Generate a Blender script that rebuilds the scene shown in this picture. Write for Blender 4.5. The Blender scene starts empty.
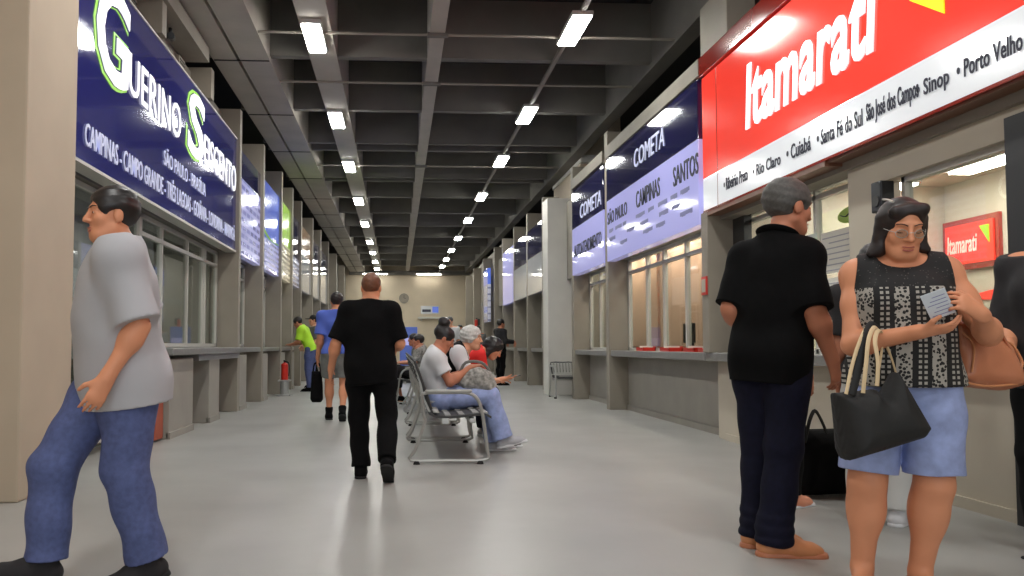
import bpy, bmesh, math, random
import numpy as np
from mathutils import Vector, Matrix, Euler
random.seed(7); np.random.seed(7)
SC = bpy.context.scene
COL = SC.collection
PI = math.pi
def rad(d): return d * PI / 180.0

# ------------------------------------------------------------------ materials
def lin(c):
    c = c / 255.0
    return c / 12.92 if c <= 0.04045 else ((c + 0.055) / 1.055) ** 2.4
def rgb(r, g, b): return (lin(r), lin(g), lin(b), 1.0)
MATS = {}
def mat(name, col, rough=0.6, metal=0.0, var=0.0, scale=6.0, emit=0.0, coat=0.0, bump=0.0, spec=0.5, detail=4.0):
    """principled material; var = tonal noise of the surface itself, bump = fine relief"""
    if name in MATS: return MATS[name]
    m = bpy.data.materials.new(name); m.use_nodes = True
    nt = m.node_tree; b = nt.nodes['Principled BSDF']
    c = rgb(*col)
    b.inputs['Base Color'].default_value = c
    b.inputs['Roughness'].default_value = rough
    b.inputs['Metallic'].default_value = metal
    b.inputs['Specular IOR Level'].default_value = spec
    if coat:
        b.inputs['Coat Weight'].default_value = coat; b.inputs['Coat Roughness'].default_value = 0.05
    if emit:
        b.inputs['Emission Color'].default_value = c; b.inputs['Emission Strength'].default_value = emit
    if var or bump:
        tc = nt.nodes.new('ShaderNodeTexCoord')
        n = nt.nodes.new('ShaderNodeTexNoise'); n.inputs['Scale'].default_value = scale; n.inputs['Detail'].default_value = detail
        nt.links.new(tc.outputs['Object'], n.inputs['Vector'])
        if var:
            r = nt.nodes.new('ShaderNodeValToRGB')
            r.color_ramp.elements[0].position = 0.3; r.color_ramp.elements[1].position = 0.7
            lo = [max(0, x * (1 - var)) for x in c[:3]] + [1]; hi = [min(1, x * (1 + var)) for x in c[:3]] + [1]
            r.color_ramp.elements[0].color = lo; r.color_ramp.elements[1].color = hi
            nt.links.new(n.outputs['Fac'], r.inputs['Fac']); nt.links.new(r.outputs['Color'], b.inputs['Base Color'])
            if emit: nt.links.new(r.outputs['Color'], b.inputs['Emission Color'])
        if bump:
            bp = nt.nodes.new('ShaderNodeBump'); bp.inputs['Strength'].default_value = bump; bp.inputs['Distance'].default_value = 0.01
            nt.links.new(n.outputs['Fac'], bp.inputs['Height']); nt.links.new(bp.outputs['Normal'], b.inputs['Normal'])
    MATS[name] = m
    return m

def glass_mat(name, tint=(235, 240, 238), refl=0.12):
    if name in MATS: return MATS[name]
    m = bpy.data.materials.new(name); m.use_nodes = True
    nt = m.node_tree; nt.nodes.remove(nt.nodes['Principled BSDF'])
    out = nt.nodes['Material Output']
    tr = nt.nodes.new('ShaderNodeBsdfTransparent'); tr.inputs['Color'].default_value = rgb(*tint)
    gl = nt.nodes.new('ShaderNodeBsdfGlossy'); gl.inputs['Roughness'].default_value = 0.02
    lw = nt.nodes.new('ShaderNodeLayerWeight'); lw.inputs['Blend'].default_value = 0.5
    pw = nt.nodes.new('ShaderNodeMath'); pw.operation = 'POWER'; pw.inputs[1].default_value = 5.0
    ml = nt.nodes.new('ShaderNodeMath'); ml.operation = 'MULTIPLY_ADD'; ml.inputs[1].default_value = 0.8; ml.inputs[2].default_value = 0.035
    mx = nt.nodes.new('ShaderNodeMixShader')
    nt.links.new(lw.outputs['Facing'], pw.inputs[0]); nt.links.new(pw.outputs[0], ml.inputs[0]); nt.links.new(ml.outputs[0], mx.inputs['Fac'])
    nt.links.new(tr.outputs['BSDF'], mx.inputs[1]); nt.links.new(gl.outputs['BSDF'], mx.inputs[2])
    nt.links.new(mx.outputs['Shader'], out.inputs['Surface'])
    MATS[name] = m
    return m

# ------------------------------------------------------------------ objects
def tag(o, label=None, cat=None, group=None, kind=None):
    if label: o['label'] = label
    if cat: o['category'] = cat
    if group: o['group'] = group
    if kind: o['kind'] = kind
    return o
def empty(name, loc=(0, 0, 0), rz=0.0, label=None, cat=None, group=None):
    o = bpy.data.objects.new(name, None); COL.objects.link(o)
    o.location = loc; o.rotation_euler = (0, 0, rz); o.empty_display_size = 0.1
    return tag(o, label, cat, group)
def link_mesh(name, me, m, parent=None, smooth=False):
    if m is not None: me.materials.append(m)
    o = bpy.data.objects.new(name, me); COL.objects.link(o)
    if parent is not None: o.parent = parent
    if smooth: me.polygons.foreach_set('use_smooth', [True] * len(me.polygons))
    return o
def copy_tree(o, parent=None):
    kids = list(o.children)
    c = o.copy(); COL.objects.link(c)
    if parent is not None: c.parent = parent
    for k in kids: copy_tree(k, c)
    return c

class MB:
    """collects boxes, bars, tubes and polygons and links them as one mesh object"""
    def __init__(s): s.bm = bmesh.new()
    def box(s, x0, x1, y0, y1, z0, z1, bev=0.0, M=None):
        b2 = bmesh.new()
        bmesh.ops.create_cube(b2, size=1.0)
        for v in b2.verts:
            v.co = Vector(((x0 + x1) / 2 + v.co.x * (x1 - x0), (y0 + y1) / 2 + v.co.y * (y1 - y0), (z0 + z1) / 2 + v.co.z * (z1 - z0)))
        if bev: bmesh.ops.bevel(b2, geom=list(b2.edges), offset=bev, segments=2, profile=0.6, affect='EDGES')
        if M is not None: bmesh.ops.transform(b2, matrix=M, verts=list(b2.verts))
        s._join(b2); return s
    def _join(s, b2):
        me = bpy.data.meshes.new('t'); b2.to_mesh(me); b2.free(); s.bm.from_mesh(me); bpy.data.meshes.remove(me)
    def cyl(s, a, b, r, r2=None, n=14, cap=True):
        a = Vector(a); b = Vector(b); d = b - a; L = d.length
        if L < 1e-6: return s
        b2 = bmesh.new()
        bmesh.ops.create_cone(b2, cap_ends=cap, segments=n, radius1=r, radius2=r if r2 is None else r2, depth=L)
        q = d.to_track_quat('Z', 'Y').to_matrix().to_4x4()
        bmesh.ops.transform(b2, matrix=Matrix.Translation((a + b) / 2) @ q, verts=list(b2.verts))
        s._join(b2); return s
    def ball(s, c, r, sc=(1, 1, 1), n=14, M=None):
        b2 = bmesh.new()
        bmesh.ops.create_uvsphere(b2, u_segments=n, v_segments=max(6, n // 2 + 1), radius=r)
        for v in b2.verts: v.co = Vector((v.co.x * sc[0], v.co.y * sc[1], v.co.z * sc[2]))
        if M is not None: bmesh.ops.transform(b2, matrix=M, verts=list(b2.verts))
        bmesh.ops.translate(b2, vec=Vector(c), verts=list(b2.verts)); s._join(b2); return s
    def tube(s, pts, r, n=8, flat=1.0, smooth=3, closed=False):
        """swept tube through points, with Catmull-Rom smoothing; flat<1 squashes the section"""
        P = [Vector(p) for p in pts]
        if smooth > 1 and len(P) > 2:
            Q = []
            N = len(P)
            rng = range(N) if closed else range(N - 1)
            for i in rng:
                if closed: p0, p1, p2, p3 = P[(i - 1) % N], P[i], P[(i + 1) % N], P[(i + 2) % N]
                else: p0, p1, p2, p3 = P[max(i - 1, 0)], P[i], P[i + 1], P[min(i + 2, N - 1)]
                for k in range(smooth):
                    t = k / smooth
                    Q.append(0.5 * ((2 * p1) + (p2 - p0) * t + (2 * p0 - 5 * p1 + 4 * p2 - p3) * t * t + (3 * p1 - p0 - 3 * p2 + p3) * t ** 3))
            if not closed: Q.append(P[-1])
            P = Q
        N = len(P); rings = []; up = Vector((0, 0, 1)); prev = None
        for i in range(N):
            if closed: d = P[(i + 1) % N] - P[(i - 1) % N]
            else: d = P[min(i + 1, N - 1)] - P[max(i - 1, 0)]
            d.normalize()
            if prev is None:
                ref = up if abs(d.z) < 0.9 else Vector((0, 1, 0))
                u = d.cross(ref).normalized()
            else:
                u = (prev - d * prev.dot(d)).normalized()
            prev = u; w = d.cross(u)
            rings.append([s.bm.verts.new(P[i] + u * (r * math.cos(2 * PI * k / n)) + w * (r * flat * math.sin(2 * PI * k / n))) for k in range(n)])
        for i in range(N if closed else N - 1):
            A = rings[i]; B = rings[(i + 1) % N]
            for k in range(n):
                s.bm.faces.new((A[k], A[(k + 1) % n], B[(k + 1) % n], B[k]))
        if not closed:
            s.bm.faces.new(list(reversed(rings[0]))); s.bm.faces.new(rings[-1])
        return s
    def prism(s, pts, axis, a, b):
        """polygon (2D pts) extruded along axis from a to b; axis x: pts=(y,z), y: (x,z), z: (x,y)"""
        def mk(p, t):
            return {'x': (t, p[0], p[1]), 'y': (p[0], t, p[1]), 'z': (p[0], p[1], t)}[axis]
        A = [s.bm.verts.new(mk(p, a)) for p in pts]; B = [s.bm.verts.new(mk(p, b)) for p in pts]
        n = len(pts)
        s.bm.faces.new(A); s.bm.faces.new(list(reversed(B)))
        for i in range(n): s.bm.faces.new((A[i], B[i], B[(i + 1) % n], A[(i + 1) % n]))
        return s
    def build(s, name, m, parent=None, smooth=False, local=False):
        bmesh.ops.recalc_face_normals(s.bm, faces=list(s.bm.faces))
        if parent is not None and not local:
            off = Vector((0, 0, 0)); p = parent
            while p is not None: off += Vector(p.location); p = p.parent
            bmesh.ops.translate(s.bm, vec=-off, verts=list(s.bm.verts))
        me = bpy.data.meshes.new(name); s.bm.to_mesh(me); s.bm.free()
        o = link_mesh(name, me, m, parent)
        if smooth:
            me.polygons.foreach_set('use_smooth', [True] * len(me.polygons))
            try: me.set_sharp_from_angle(angle=rad(40))
            except Exception: pass
        return o
def struct(name, mb, m):
    o = mb.build(name, m); o['kind'] = 'structure'; return o

def text(name, body, m, parent, loc, side, h, w=None, shear=0.0, bold=0.0, ext=0.004, align='LEFT', local=False):
    """lettering on a plane. side 'L': left wall (reads along +Y), 'R': right wall (reads along -Y), 'F': facing -Y"""
    cu = bpy.data.curves.new(name, 'FONT'); cu.body = body; cu.size = 1.0; cu.shear = shear; cu.offset = bold; cu.extrude = 0.0; cu.space_character = 1.0 + 2.5 * bold
    cu.align_x = align; cu.resolution_u = 3
    o = bpy.data.objects.new(name, cu); COL.objects.link(o); cu.materials.append(m)
    bpy.context.view_layer.update()
    bb = o.bound_box
    bw = max(v[0] for v in bb) - min(v[0] for v in bb); bh = max(v[1] for v in bb) - min(v[1] for v in bb); y0 = min(v[1] for v in bb)
    sy = h / max(bh, 1e-4); sx = (w / bw) if w else sy
    o.scale = (sx, sy, 1.0); cu.extrude = ext
    o.rotation_euler = {'L': (PI / 2, 0, PI / 2), 'R': (PI / 2, 0, -PI / 2), 'F': (PI / 2, 0, 0)}[side]
    off = Vector((0, 0, 0)); p = parent
    while p is not None and not local: off += Vector(p.location); p = p.parent
    L = Vector(loc) - off; L.z -= y0 * sy
    o.location = L
    bpy.context.view_layer.update()
    dg = bpy.context.evaluated_depsgraph_get()
    me = bpy.data.meshes.new_from_object(o.evaluated_get(dg)); me.name = name
    me.transform(Matrix.LocRotScale(o.location, o.rotation_euler, o.scale))
    bpy.data.objects.remove(o); bpy.data.curves.remove(cu)
    me.materials.clear()
    return link_mesh(name, me, m, parent)
WORLD, EXPO = 1.5, 0.27
# ------------------------------------------------------------------ implicit surfaces (bodies, clothes, bags)
V = lambda *a: np.array(a if len(a) > 1 else a[0], float)
def unit(v): v = np.asarray(v, float); return v / (np.linalg.norm(v) + 1e-12)
def cone(a, b, ra, rb, k=0.03, M=None, s=None, clip=(), op='u'):
    a = V(a); b = V(b); r = max(ra, rb)
    S = max(s) if s is not None else 1.0
    return dict(t='c', a=a, b=b, ra=ra, rb=rb, k=k, M=M, s=None if s is None else V(s), clip=clip, op=op,
                lo=np.minimum(a, b) - r * S, hi=np.maximum(a, b) + r * S)
def ell(c, r, k=0.02, M=None, clip=(), op='u'):
    c = V(c); r = V(r)
    return dict(t='e', c=c, r=r, k=k, M=M, clip=clip, op=op, lo=c - r.max(), hi=c + r.max())
def pdist(p, X, Y, Z):
    if p['t'] == 'c':
        a, b = p['a'], p['b']
        x = X - a[0]; y = Y - a[1]; z = Z - a[2]; d = b - a
        if p['M'] is not None:
            M = p['M']; x, y, z = (M[0][0] * x + M[0][1] * y + M[0][2] * z), (M[1][0] * x + M[1][1] * y + M[1][2] * z), (M[2][0] * x + M[2][1] * y + M[2][2] * z)
            d = np.asarray(M) @ d
        m = 1.0
        if p['s'] is not None:
            s = p['s']; x = x / s[0]; y = y / s[1]; z = z / s[2]; d = d / s; m = float(s.min())
        L = float(d @ d) + 1e-12
        t = np.clip((x * d[0] + y * d[1] + z * d[2]) / L, 0, 1)
        q = np.sqrt((x - t * d[0]) ** 2 + (y - t * d[1]) ** 2 + (z - t * d[2]) ** 2) - (p['ra'] + (p['rb'] - p['ra']) * t)
        q = q * m
    else:
        c, r = p['c'], p['r']
        x = X - c[0]; y = Y - c[1]; z = Z - c[2]
        if p['M'] is not None:
            M = p['M']; x, y, z = (M[0][0] * x + M[0][1] * y + M[0][2] * z), (M[1][0] * x + M[1][1] * y + M[1][2] * z), (M[2][0] * x + M[2][1] * y + M[2][2] * z)
        k0 = np.sqrt((x / r[0]) ** 2 + (y / r[1]) ** 2 + (z / r[2]) ** 2)
        k1 = np.sqrt((x / r[0] ** 2) ** 2 + (y / r[1] ** 2) ** 2 + (z / r[2] ** 2) ** 2) + 1e-6
        q = k0 * (k0 - 1) / k1
    for (cp, cn) in p['clip']:
        cn = unit(cn)
        q = np.maximum(q, (X - cp[0]) * cn[0] + (Y - cp[1]) * cn[1] + (Z - cp[2]) * cn[2])
    return q
def field(prims, h, off=0.0, wrinkle=0.0, wfreq=26.0, clips=()):
    adds = [p for p in prims if p['op'] == 'u']
    lo = np.min([p['lo'] for p in adds], axis=0) - off - 4 * h; hi = np.max([p['hi'] for p in adds], axis=0) + off + 4 * h
    n = np.ceil((hi - lo) / h).astype(int) + 1
    ax = [(lo[i] + h * np.arange(n[i])).astype(np.float32) for i in range(3)]
    D = np.full(n, 0.2, np.float32)
    for p in prims:
        pad = p['k'] + off + 4 * h
        i0 = np.clip(np.floor((p['lo'] - pad - lo) / h).astype(int), 0, n); i1 = np.clip(np.ceil((p['hi'] + pad - lo) / h).astype(int) + 1, 0, n)
        if (i1 <= i0).any(): continue
        sl = tuple(slice(i0[i], i1[i]) for i in range(3))
        X = ax[0][sl[0]][:, None, None]; Y = ax[1][sl[1]][None, :, None]; Z = ax[2][sl[2]][None, None, :]
        q = pdist(p, X, Y, Z).astype(np.float32)
        A = D[sl]; k = p['k'] + 1e-6
        if p['op'] == 'u':
            q = q - off
            hh = np.maximum(k - np.abs(A - q), 0) / k
            D[sl] = np.minimum(A, q) - hh * hh * k * 0.25
        else:
            q = -q
            hh = np.maximum(k - np.abs(A - q), 0) / k
            D[sl] = np.maximum(A, q) + hh * hh * k * 0.25
    X = ax[0][:, None, None]; Y = ax[1][None, :, None]; Z = ax[2][None, None, :]
    if wrinkle:
        w = np.sin(wfreq * (Z + 0.35 * X) + 2.0 * np.sin(9 * X + 1.3) + 1.6 * np.sin(8 * Y)) + 0.7 * np.sin(wfreq * 0.55 * (Z - 0.8 * X + 0.5 * Y) + 3 * np.sin(6 * Z))
        D = D + np.float32(wrinkle) * w.astype(np.float32)
    for (cp, cn) in clips:
        cn = unit(cn)
        D = np.maximum(D, ((X - cp[0]) * cn[0] + (Y - cp[1]) * cn[1] + (Z - cp[2]) * cn[2]).astype(np.float32))
    D[0] = D[-1] = 0.2; D[:, 0] = D[:, -1] = 0.2; D[:, :, 0] = D[:, :, -1] = 0.2
    return D, lo, h
def nets(D, lo, h, name):
    ins = D < 0
    n = D.shape
    c = np.zeros((n[0] - 1, n[1] - 1, n[2] - 1), np.uint8)
    for i in (0, 1):
        for j in (0, 1):
            for k in (0, 1):
                c += ins[i:n[0] - 1 + i, j:n[1] - 1 + j, k:n[2] - 1 + k]
    I, J, K = np.nonzero((c > 0) & (c < 8))
    idx = np.full(c.shape, -1, np.int32); idx[I, J, K] = np.arange(len(I))
    acc = np.zeros((len(I), 3)); cnt = np.zeros(len(I))
    cor = [(i, j, k) for i in (0, 1) for j in (0, 1) for k in (0, 1)]
    for p in cor:
        for axis in range(3):
            if p[axis] == 1: continue
            q = list(p); q[axis] = 1
            a = D[I + p[0], J + p[1], K + p[2]]; b = D[I + q[0], J + q[1], K + q[2]]
            m = (a < 0) != (b < 0)
            t = a[m] / (a[m] - b[m])
            pt = np.tile(np.array(p, float), (m.sum(), 1)); pt[:, axis] += t
            acc[m] += pt; cnt[m] += 1
    pos = acc / cnt[:, None]
    verts = lo + h * (np.stack([I, J, K], 1) + pos)
    quads = []
    for axis in range(3):
        a = ins.take(range(0, n[axis] - 1), axis); b = ins.take(range(1, n[axis]), axis)
        e = np.stack(np.nonzero(a != b), 1)
        u, v = (axis + 1) % 3, (axis + 2) % 3
        ok = (e[:, u] > 0) & (e[:, v] > 0) & (e[:, u] < n[u] - 1) & (e[:, v] < n[v] - 1)
        e = e[ok]; s = a[e[:, 0], e[:, 1], e[:, 2]]
        def cell(du, dv):
            f = e.copy(); f[:, u] -= du; f[:, v] -= dv
            return idx[f[:, 0], f[:, 1], f[:, 2]]
        q = np.stack([cell(1, 1), cell(0, 1), cell(0, 0), cell(1, 0)], 1)
        q[~s] = q[~s][:, ::-1]
        quads.append(q)
    Q = np.concatenate(quads)
    Q = Q[(Q >= 0).all(1)]
    me = bpy.data.meshes.new(name)
    me.vertices.add(len(verts)); me.vertices.foreach_set('co', verts.astype(np.float32).ravel())
    me.loops.add(len(Q) * 4); me.loops.foreach_set('vertex_index', Q.astype(np.int32).ravel())
    me.polygons.add(len(Q)); me.polygons.foreach_set('loop_start', np.arange(0, len(Q) * 4, 4, dtype=np.int32))
    me.polygons.foreach_set('use_smooth', np.ones(len(Q), bool))
    me.update(calc_edges=True); me.validate()
    return me
def blob(name, prims, h, m, parent, off=0.0, wrinkle=0.0, wfreq=26.0, clips=()):
    me = nets(*field(prims, h, off, wrinkle, wfreq, clips), name)
    return link_mesh(name, me, m, parent)
def poly_sdf(px, pz, P):
    P = np.asarray(P, float); n = len(P)
    d = np.full(px.shape, 1e9); s = np.ones(px.shape)
    for i in range(n):
        a = P[i]; b = P[i - 1]; e = b - a
        wx = px - a[0]; wz = pz - a[1]
        t = np.clip((wx * e[0] + wz * e[1]) / (e @ e), 0, 1)
        d = np.minimum(d, (wx - e[0] * t) ** 2 + (wz - e[1] * t) ** 2)
        c1 = pz >= a[1]; c2 = pz < b[1]; c3 = e[0] * wz > e[1] * wx
        s = np.where((c1 & c2 & c3) | (~c1 & ~c2 & ~c3), -s, s)
    return s * np.sqrt(d)
def pillow(name, P, th, w, h, m, parent, wrinkle=0.0, bottom=0.0):
    """a soft bag: outline P in local x,z, puffed to half-thickness th over distance w from the outline; bottom widens it downwards"""
    P = np.asarray(P, float)
    lo = np.array([P[:, 0].min(), -th * (1 + bottom), P[:, 1].min()]) - 5 * h; hi = np.array([P[:, 0].max(), th * (1 + bottom), P[:, 1].max()]) + 5 * h
    n = np.ceil((hi - lo) / h).astype(int) + 1
    x = lo[0] + h * np.arange(n[0]); y = lo[1] + h * np.arange(n[1]); z = lo[2] + h * np.arange(n[2])
    X2, Z2 = np.meshgrid(x, z, indexing='ij')
    d2 = poly_sdf(X2, Z2, P)
    zz = (Z2 - P[:, 1].min()) / (P[:, 1].max() - P[:, 1].min())
    t2 = th * (1 + bottom * (1 - zz)) * np.sqrt(np.clip(-d2 / w, 0, 1) * (2 - np.clip(-d2 / w, 0, 1)))
    if wrinkle: t2 = t2 + wrinkle * (np.sin(28 * X2 + 11 * Z2) + np.sin(17 * Z2 - 23 * X2)) * (d2 < -0.02)
    D = np.maximum(d2[:, None, :], np.abs(y)[None, :, None] - t2[:, None, :]).astype(np.float32)
    D[0] = D[-1] = 0.1; D[:, 0] = D[:, -1] = 0.1; D[:, :, 0] = D[:, :, -1] = 0.1
    return link_mesh(name, nets(D, lo, h, name), m, parent)
# ------------------------------------------------------------------ people
def frm(up, right):
    up = unit(up); r = V(right) - up * float(V(right) @ up); r = unit(r); f = np.cross(up, r)
    return np.array([r, f, up])
def rotm(yaw=0, pitch=0, roll=0):
    """head turn: yaw left +, pitch nods down +, roll tilts to the person's right +; columns = right, forward, up"""
    y, p, r = rad(yaw), rad(pitch), rad(roll)
    Rz = np.array([[math.cos(y), -math.sin(y), 0], [math.sin(y), math.cos(y), 0], [0, 0, 1]])
    Rx = np.array([[1, 0, 0], [0, math.cos(-p), -math.sin(-p)], [0, math.sin(-p), math.cos(-p)]])
    Ry = np.array([[math.cos(r), 0, math.sin(r)], [0, 1, 0], [-math.sin(r), 0, math.cos(r)]])
    return Rz @ Rx @ Ry
def stand(h=1.7, **over):
    u = h / 1.7
    J = dict(u=u, pel=V(0, 0, .94), wai=V(0, .005, 1.08), che=V(0, .01, 1.26), nk=V(0, -.015, 1.43), head=V(0, .02, 1.585))
    for s, n in ((1, 'R'), (-1, 'L')):
        J['sh' + n] = V(s * .175, -.005, 1.385); J['el' + n] = V(s * .215, -.03, 1.10); J['wr' + n] = V(s * .225, .03, .86)
        J['hip' + n] = V(s * .09, 0, .90); J['kn' + n] = V(s * .10, .02, .49); J['an' + n] = V(s * .10, -.03, .085); J['toe' + n] = V(s * .12, 1, 0)
        J['hd' + n] = V(0, .15, -1); J['hn' + n] = V(-s, 0, 0); J['curl' + n] = 28
    for k in J:
        if k != 'u' and k[:3] not in ('toe', 'cur') and k[:2] not in ('hd', 'hn'): J[k] = J[k] * u
    J['head_rot'] = (0, 0, 0)
    for k, v in over.items(): J[k] = V(v) if isinstance(v, (tuple, list)) and k != 'head_rot' else v
    return J
def hand_prims(W, d, n, side, curl, s):
    d = unit(d); n = V(n) - d * float(V(n) @ d); n = unit(n); t = np.cross(d, n) * side
    M = np.array([t, d, n]); P = []
    P.append(cone(W + .018 * s * d, W + .072 * s * d, .03 * s, .04 * s, .012, M, (1, 1, .42)))
    P.append(cone(W - .02 * s * d, W + .03 * s * d, .024 * s, .026 * s, .02, M, (1, 1, .75)))
    for i, L in enumerate((.074, .082, .076, .060)):
        o = (.031, .0105, -.0105, -.031)[i]
        b = W + (.086 - abs(i - 1.2) * .004) * s * d + o * s * t
        a0 = curl * (0.85 + 0.12 * i); r0 = .0086
        fan = d + t * (o * 1.6); fan = unit(fan)
        for j, (fr, m) in enumerate(((.45, .45), (.32, 1.35), (.23, 2.0))):
            a = rad(a0 * m); dr = math.cos(a) * fan + math.sin(a) * n
            e = b + dr * L * fr * s
            P.append(cone(b, e, (r0 - .0009 * j) * s, (r0 - .0009 * (j + 1)) * s, .004)); b = e
    b = W + .028 * s * d + .028 * s * t + .004 * s * n
    d1 = unit(.62 * d + .68 * t + .28 * n); e = b + d1 * .042 * s
    P.append(cone(b - d1 * .015 * s, e, .0135 * s, .0105 * s, .012))
    d2 = unit(.85 * d + .28 * t + .42 * n); P.append(cone(e, e + d2 * .032 * s, .0102 * s, .0082 * s, .004))
    return P
def head_prims(c, R, s, female=False):
    M = R.T
    def g(x, y, z): return c + R @ (V(x, y, z) * s)
    def r3(*a): return V(*a) * s
    P = [ell(g(0, -.012, .035), r3(.073, .093, .083), .02, M),
         ell(g(0, .022, -.035), r3(.058, .066, .08), .03, M),
         cone(g(-.02, .058, -.088), g(.02, .058, -.088), .022 * s, .022 * s, .03),
         cone(g(-.05, .0, -.055), g(-.018, .055, -.092), .02 * s, .02 * s, .03), cone(g(.05, .0, -.055), g(.018, .055, -.092), .02 * s, .02 * s, .03),
         ell(g(.036, .058, -.022), r3(.026, .024, .026), .02, M), ell(g(-.036, .058, -.022), r3(.026, .024, .026), .02, M),
         ell(g(0, .074, .03), r3(.05, .016, .013), .016, M),
         ell(g(.031, .099, .006), r3(.018, .017, .012), .008, M, op='s'), ell(g(-.031, .099, .006), r3(.018, .017, .012), .008, M, op='s'),
         ell(g(.031, .073, .005), r3(.0155, .0135, .0125), .004, M), ell(g(-.031, .073, .005), r3(.0155, .0135, .0125), .004, M),
         cone(g(0, .088, .016), g(0, .108, -.026), .008 * s, .0115 * s, .01),
         ell(g(.012, .094, -.03), r3(.009, .01, .007), .006, M), ell(g(-.012, .094, -.03), r3(.009, .01, .007), .006, M),
         ell(g(0, .083, -.06), r3(.024, .014, .0065), .006, M), ell(g(0, .081, -.0735), r3(.021, .013, .0075), .006, M),
         ell(g(.076, -.008, -.005), r3(.010, .021, .033), .006, M), ell(g(-.076, -.008, -.005), r3(.010, .021, .033), .006, M)]
    return P
def hair_prims(c, R, s, style):
    M = R.T
    def g(x, y, z): return c + R @ (V(x, y, z) * s)
    def r3(*a): return V(*a) * s
    face = ell(g(0, .115, -.045), r3(.075, .085, .115), .012, M, op='s')
    up = R @ V(0, 0, 1); fw = R @ V(0, 1, 0)
    if style in ('short', 'cropped'):
        o = .012 if style == 'short' else .006
        return [ell(g(0, -.014, .038), r3(.075 + o, .095 + o, .084 + o), .02, M, clip=[(g(0, -.06, -.075), -up)]),
                ell(g(0, .125, -.055), r3(.095, .09, .13), .01, M, op='s'),
                ell(g(.082, .01, -.03), r3(.03, .045, .05), .008, M, op='s'), ell(g(-.082, .01, -.03), r3(.03, .045, .05), .008, M, op='s')]
    if style == 'bob':
        return [ell(g(0, -.018, .038), r3(.085, .104, .091), .03, M),
                cone(g(.066, -.014, .035), g(.079, .0, -.085), .030 * s, .03 * s, .03), cone(g(-.068, -.014, .035), g(-.076, -.004, -.07), .029 * s, .027 * s, .03),
                cone(g(.080, .0, -.08), g(.112, .012, -.10), .028 * s, .016 * s, .02), cone(g(-.076, -.004, -.065), g(-.10, .01, -.082), .026 * s, .015 * s, .02),
                cone(g(0, -.07, .03), g(0, -.07, -.09), .06 * s, .05 * s, .04),
                cone(g(-.05, .05, .088), g(.055, .062, .078), .026 * s, .022 * s, .02),
                ell(g(-.004, .112, -.048), r3(.073, .092, .128), .008, M, op='s')]
    if style == 'bun':
        return [ell(g(0, -.016, .04), r3(.083, .104, .09), .02, M, clip=[(g(0, -.06, -.08), -up)]),
                ell(g(0, .12, -.05), r3(.085, .085, .12), .01, M, op='s'),
                ell(g(0, -.085, .142), r3(.064, .062, .054), .012, M), ell(g(.02, -.07, .16), r3(.036, .036, .03), .014, M),
                ell(g(0, -.105, .05), r3(.05, .03, .05), .03, M)]
    if style == 'volume':
        return [ell(g(0, -.02, .045), r3(.095, .112, .098), .03, M), cone(g(0, -.07, .03), g(0, -.075, -.06), .07 * s, .05 * s, .03),
                ell(g(.075, -.005, -.005), r3(.025, .04, .045), .02, M), ell(g(-.075, -.005, -.005), r3(.025, .04, .045), .02, M),
                ell(g(0, .112, -.05), r3(.072, .08, .11), .012, M, op='s')]
    if style == 'long':
        return [ell(g(0, -.018, .04), r3(.092, .11, .096), .03, M), cone(g(.07, -.02, .03), g(.075, -.02, -.15), .04 * s, .035 * s, .03),
                cone(g(-.07, -.02, .03), g(-.075, -.02, -.15), .04 * s, .035 * s, .03), cone(g(0, -.075, .03), g(0, -.085, -.18), .065 * s, .05 * s, .04),
                ell(g(0, .11, -.05), r3(.068, .08, .112), .012, M, op='s')]
    if style == 'cap':
        return [ell(g(0, -.014, .038), r3(.084, .105, .092), .01, M, clip=[(g(0, 0, .03), -up)]),
                cone(g(0, .09, .038), g(0, .15, .03), .05 * s, .055 * s, .02, M, (1.1, 1, .16))]
def torso_prims(J, o):
    u = J['u']; w = o.get('w', 1) * u; d = o.get('d', 1) * u
    rp = J['hipR'] - J['hipL']; rc = J['shR'] - J['shL']
    Mp = frm(J['wai'] - J['pel'], rp); Mc = frm(J['nk'] - J['che'], rc); Mw = frm(J['che'] - J['pel'], unit(rp) + unit(rc))
    hw = o.get('hipw', 1)
    P = [ell(J['pel'] - Mp[2] * .02 * u, (.165 * w * hw, .118 * d * hw, .125 * u), .05, Mp),
         ell(J['wai'], (.142 * w * o.get('waist', 1), .108 * d * o.get('belly', 1), .16 * u), .06, Mw),
         ell(J['che'], (.158 * w, .118 * d, .175 * u), .06, Mc),
         cone(J['che'] + Mc[2] * .07 * u, J['nk'] + Mc[2] * .0, .115 * w, .055 * u, .06, Mc, (1, .8, 1)),
         cone(J['shR'] * .94 + J['shL'] * .06, J['shL'] * .94 + J['shR'] * .06, .055 * u, .055 * u, .06),
         cone(J['nk'], J['shR'], .055 * u, .048 * u, .06), cone(J['nk'], J['shL'], .055 * u, .048 * u, .06),
         cone(J['shR'], J['che'] + rc * .28, .055 * u, .07 * u, .06), cone(J['shL'], J['che'] - rc * .28, .055 * u, .07 * u, .06)]
    if o.get('belly', 1) > 1.05:
        P.append(ell(J['wai'] + Mw[1] * .05 * d - Mw[2] * .02, (.12 * w, .10 * d * o['belly'], .13 * u), .06, Mw))
    if o.get('bust'):
        for s in (1, -1): P.append(ell(J['che'] + Mc[0] * s * .072 * w + Mc[1] * .085 * d - Mc[2] * .02 * u, V(.07, .065, .07) * o['bust'] * u, .05, Mc))
    for n in 'RL':
        P.append(ell(J['hip' + n] - Mp[1] * .05 * u + Mp[0] * (.0), (.088 * w, .085 * d, .095 * u), .05, Mp))
    return P, Mp, Mw, Mc
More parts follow.
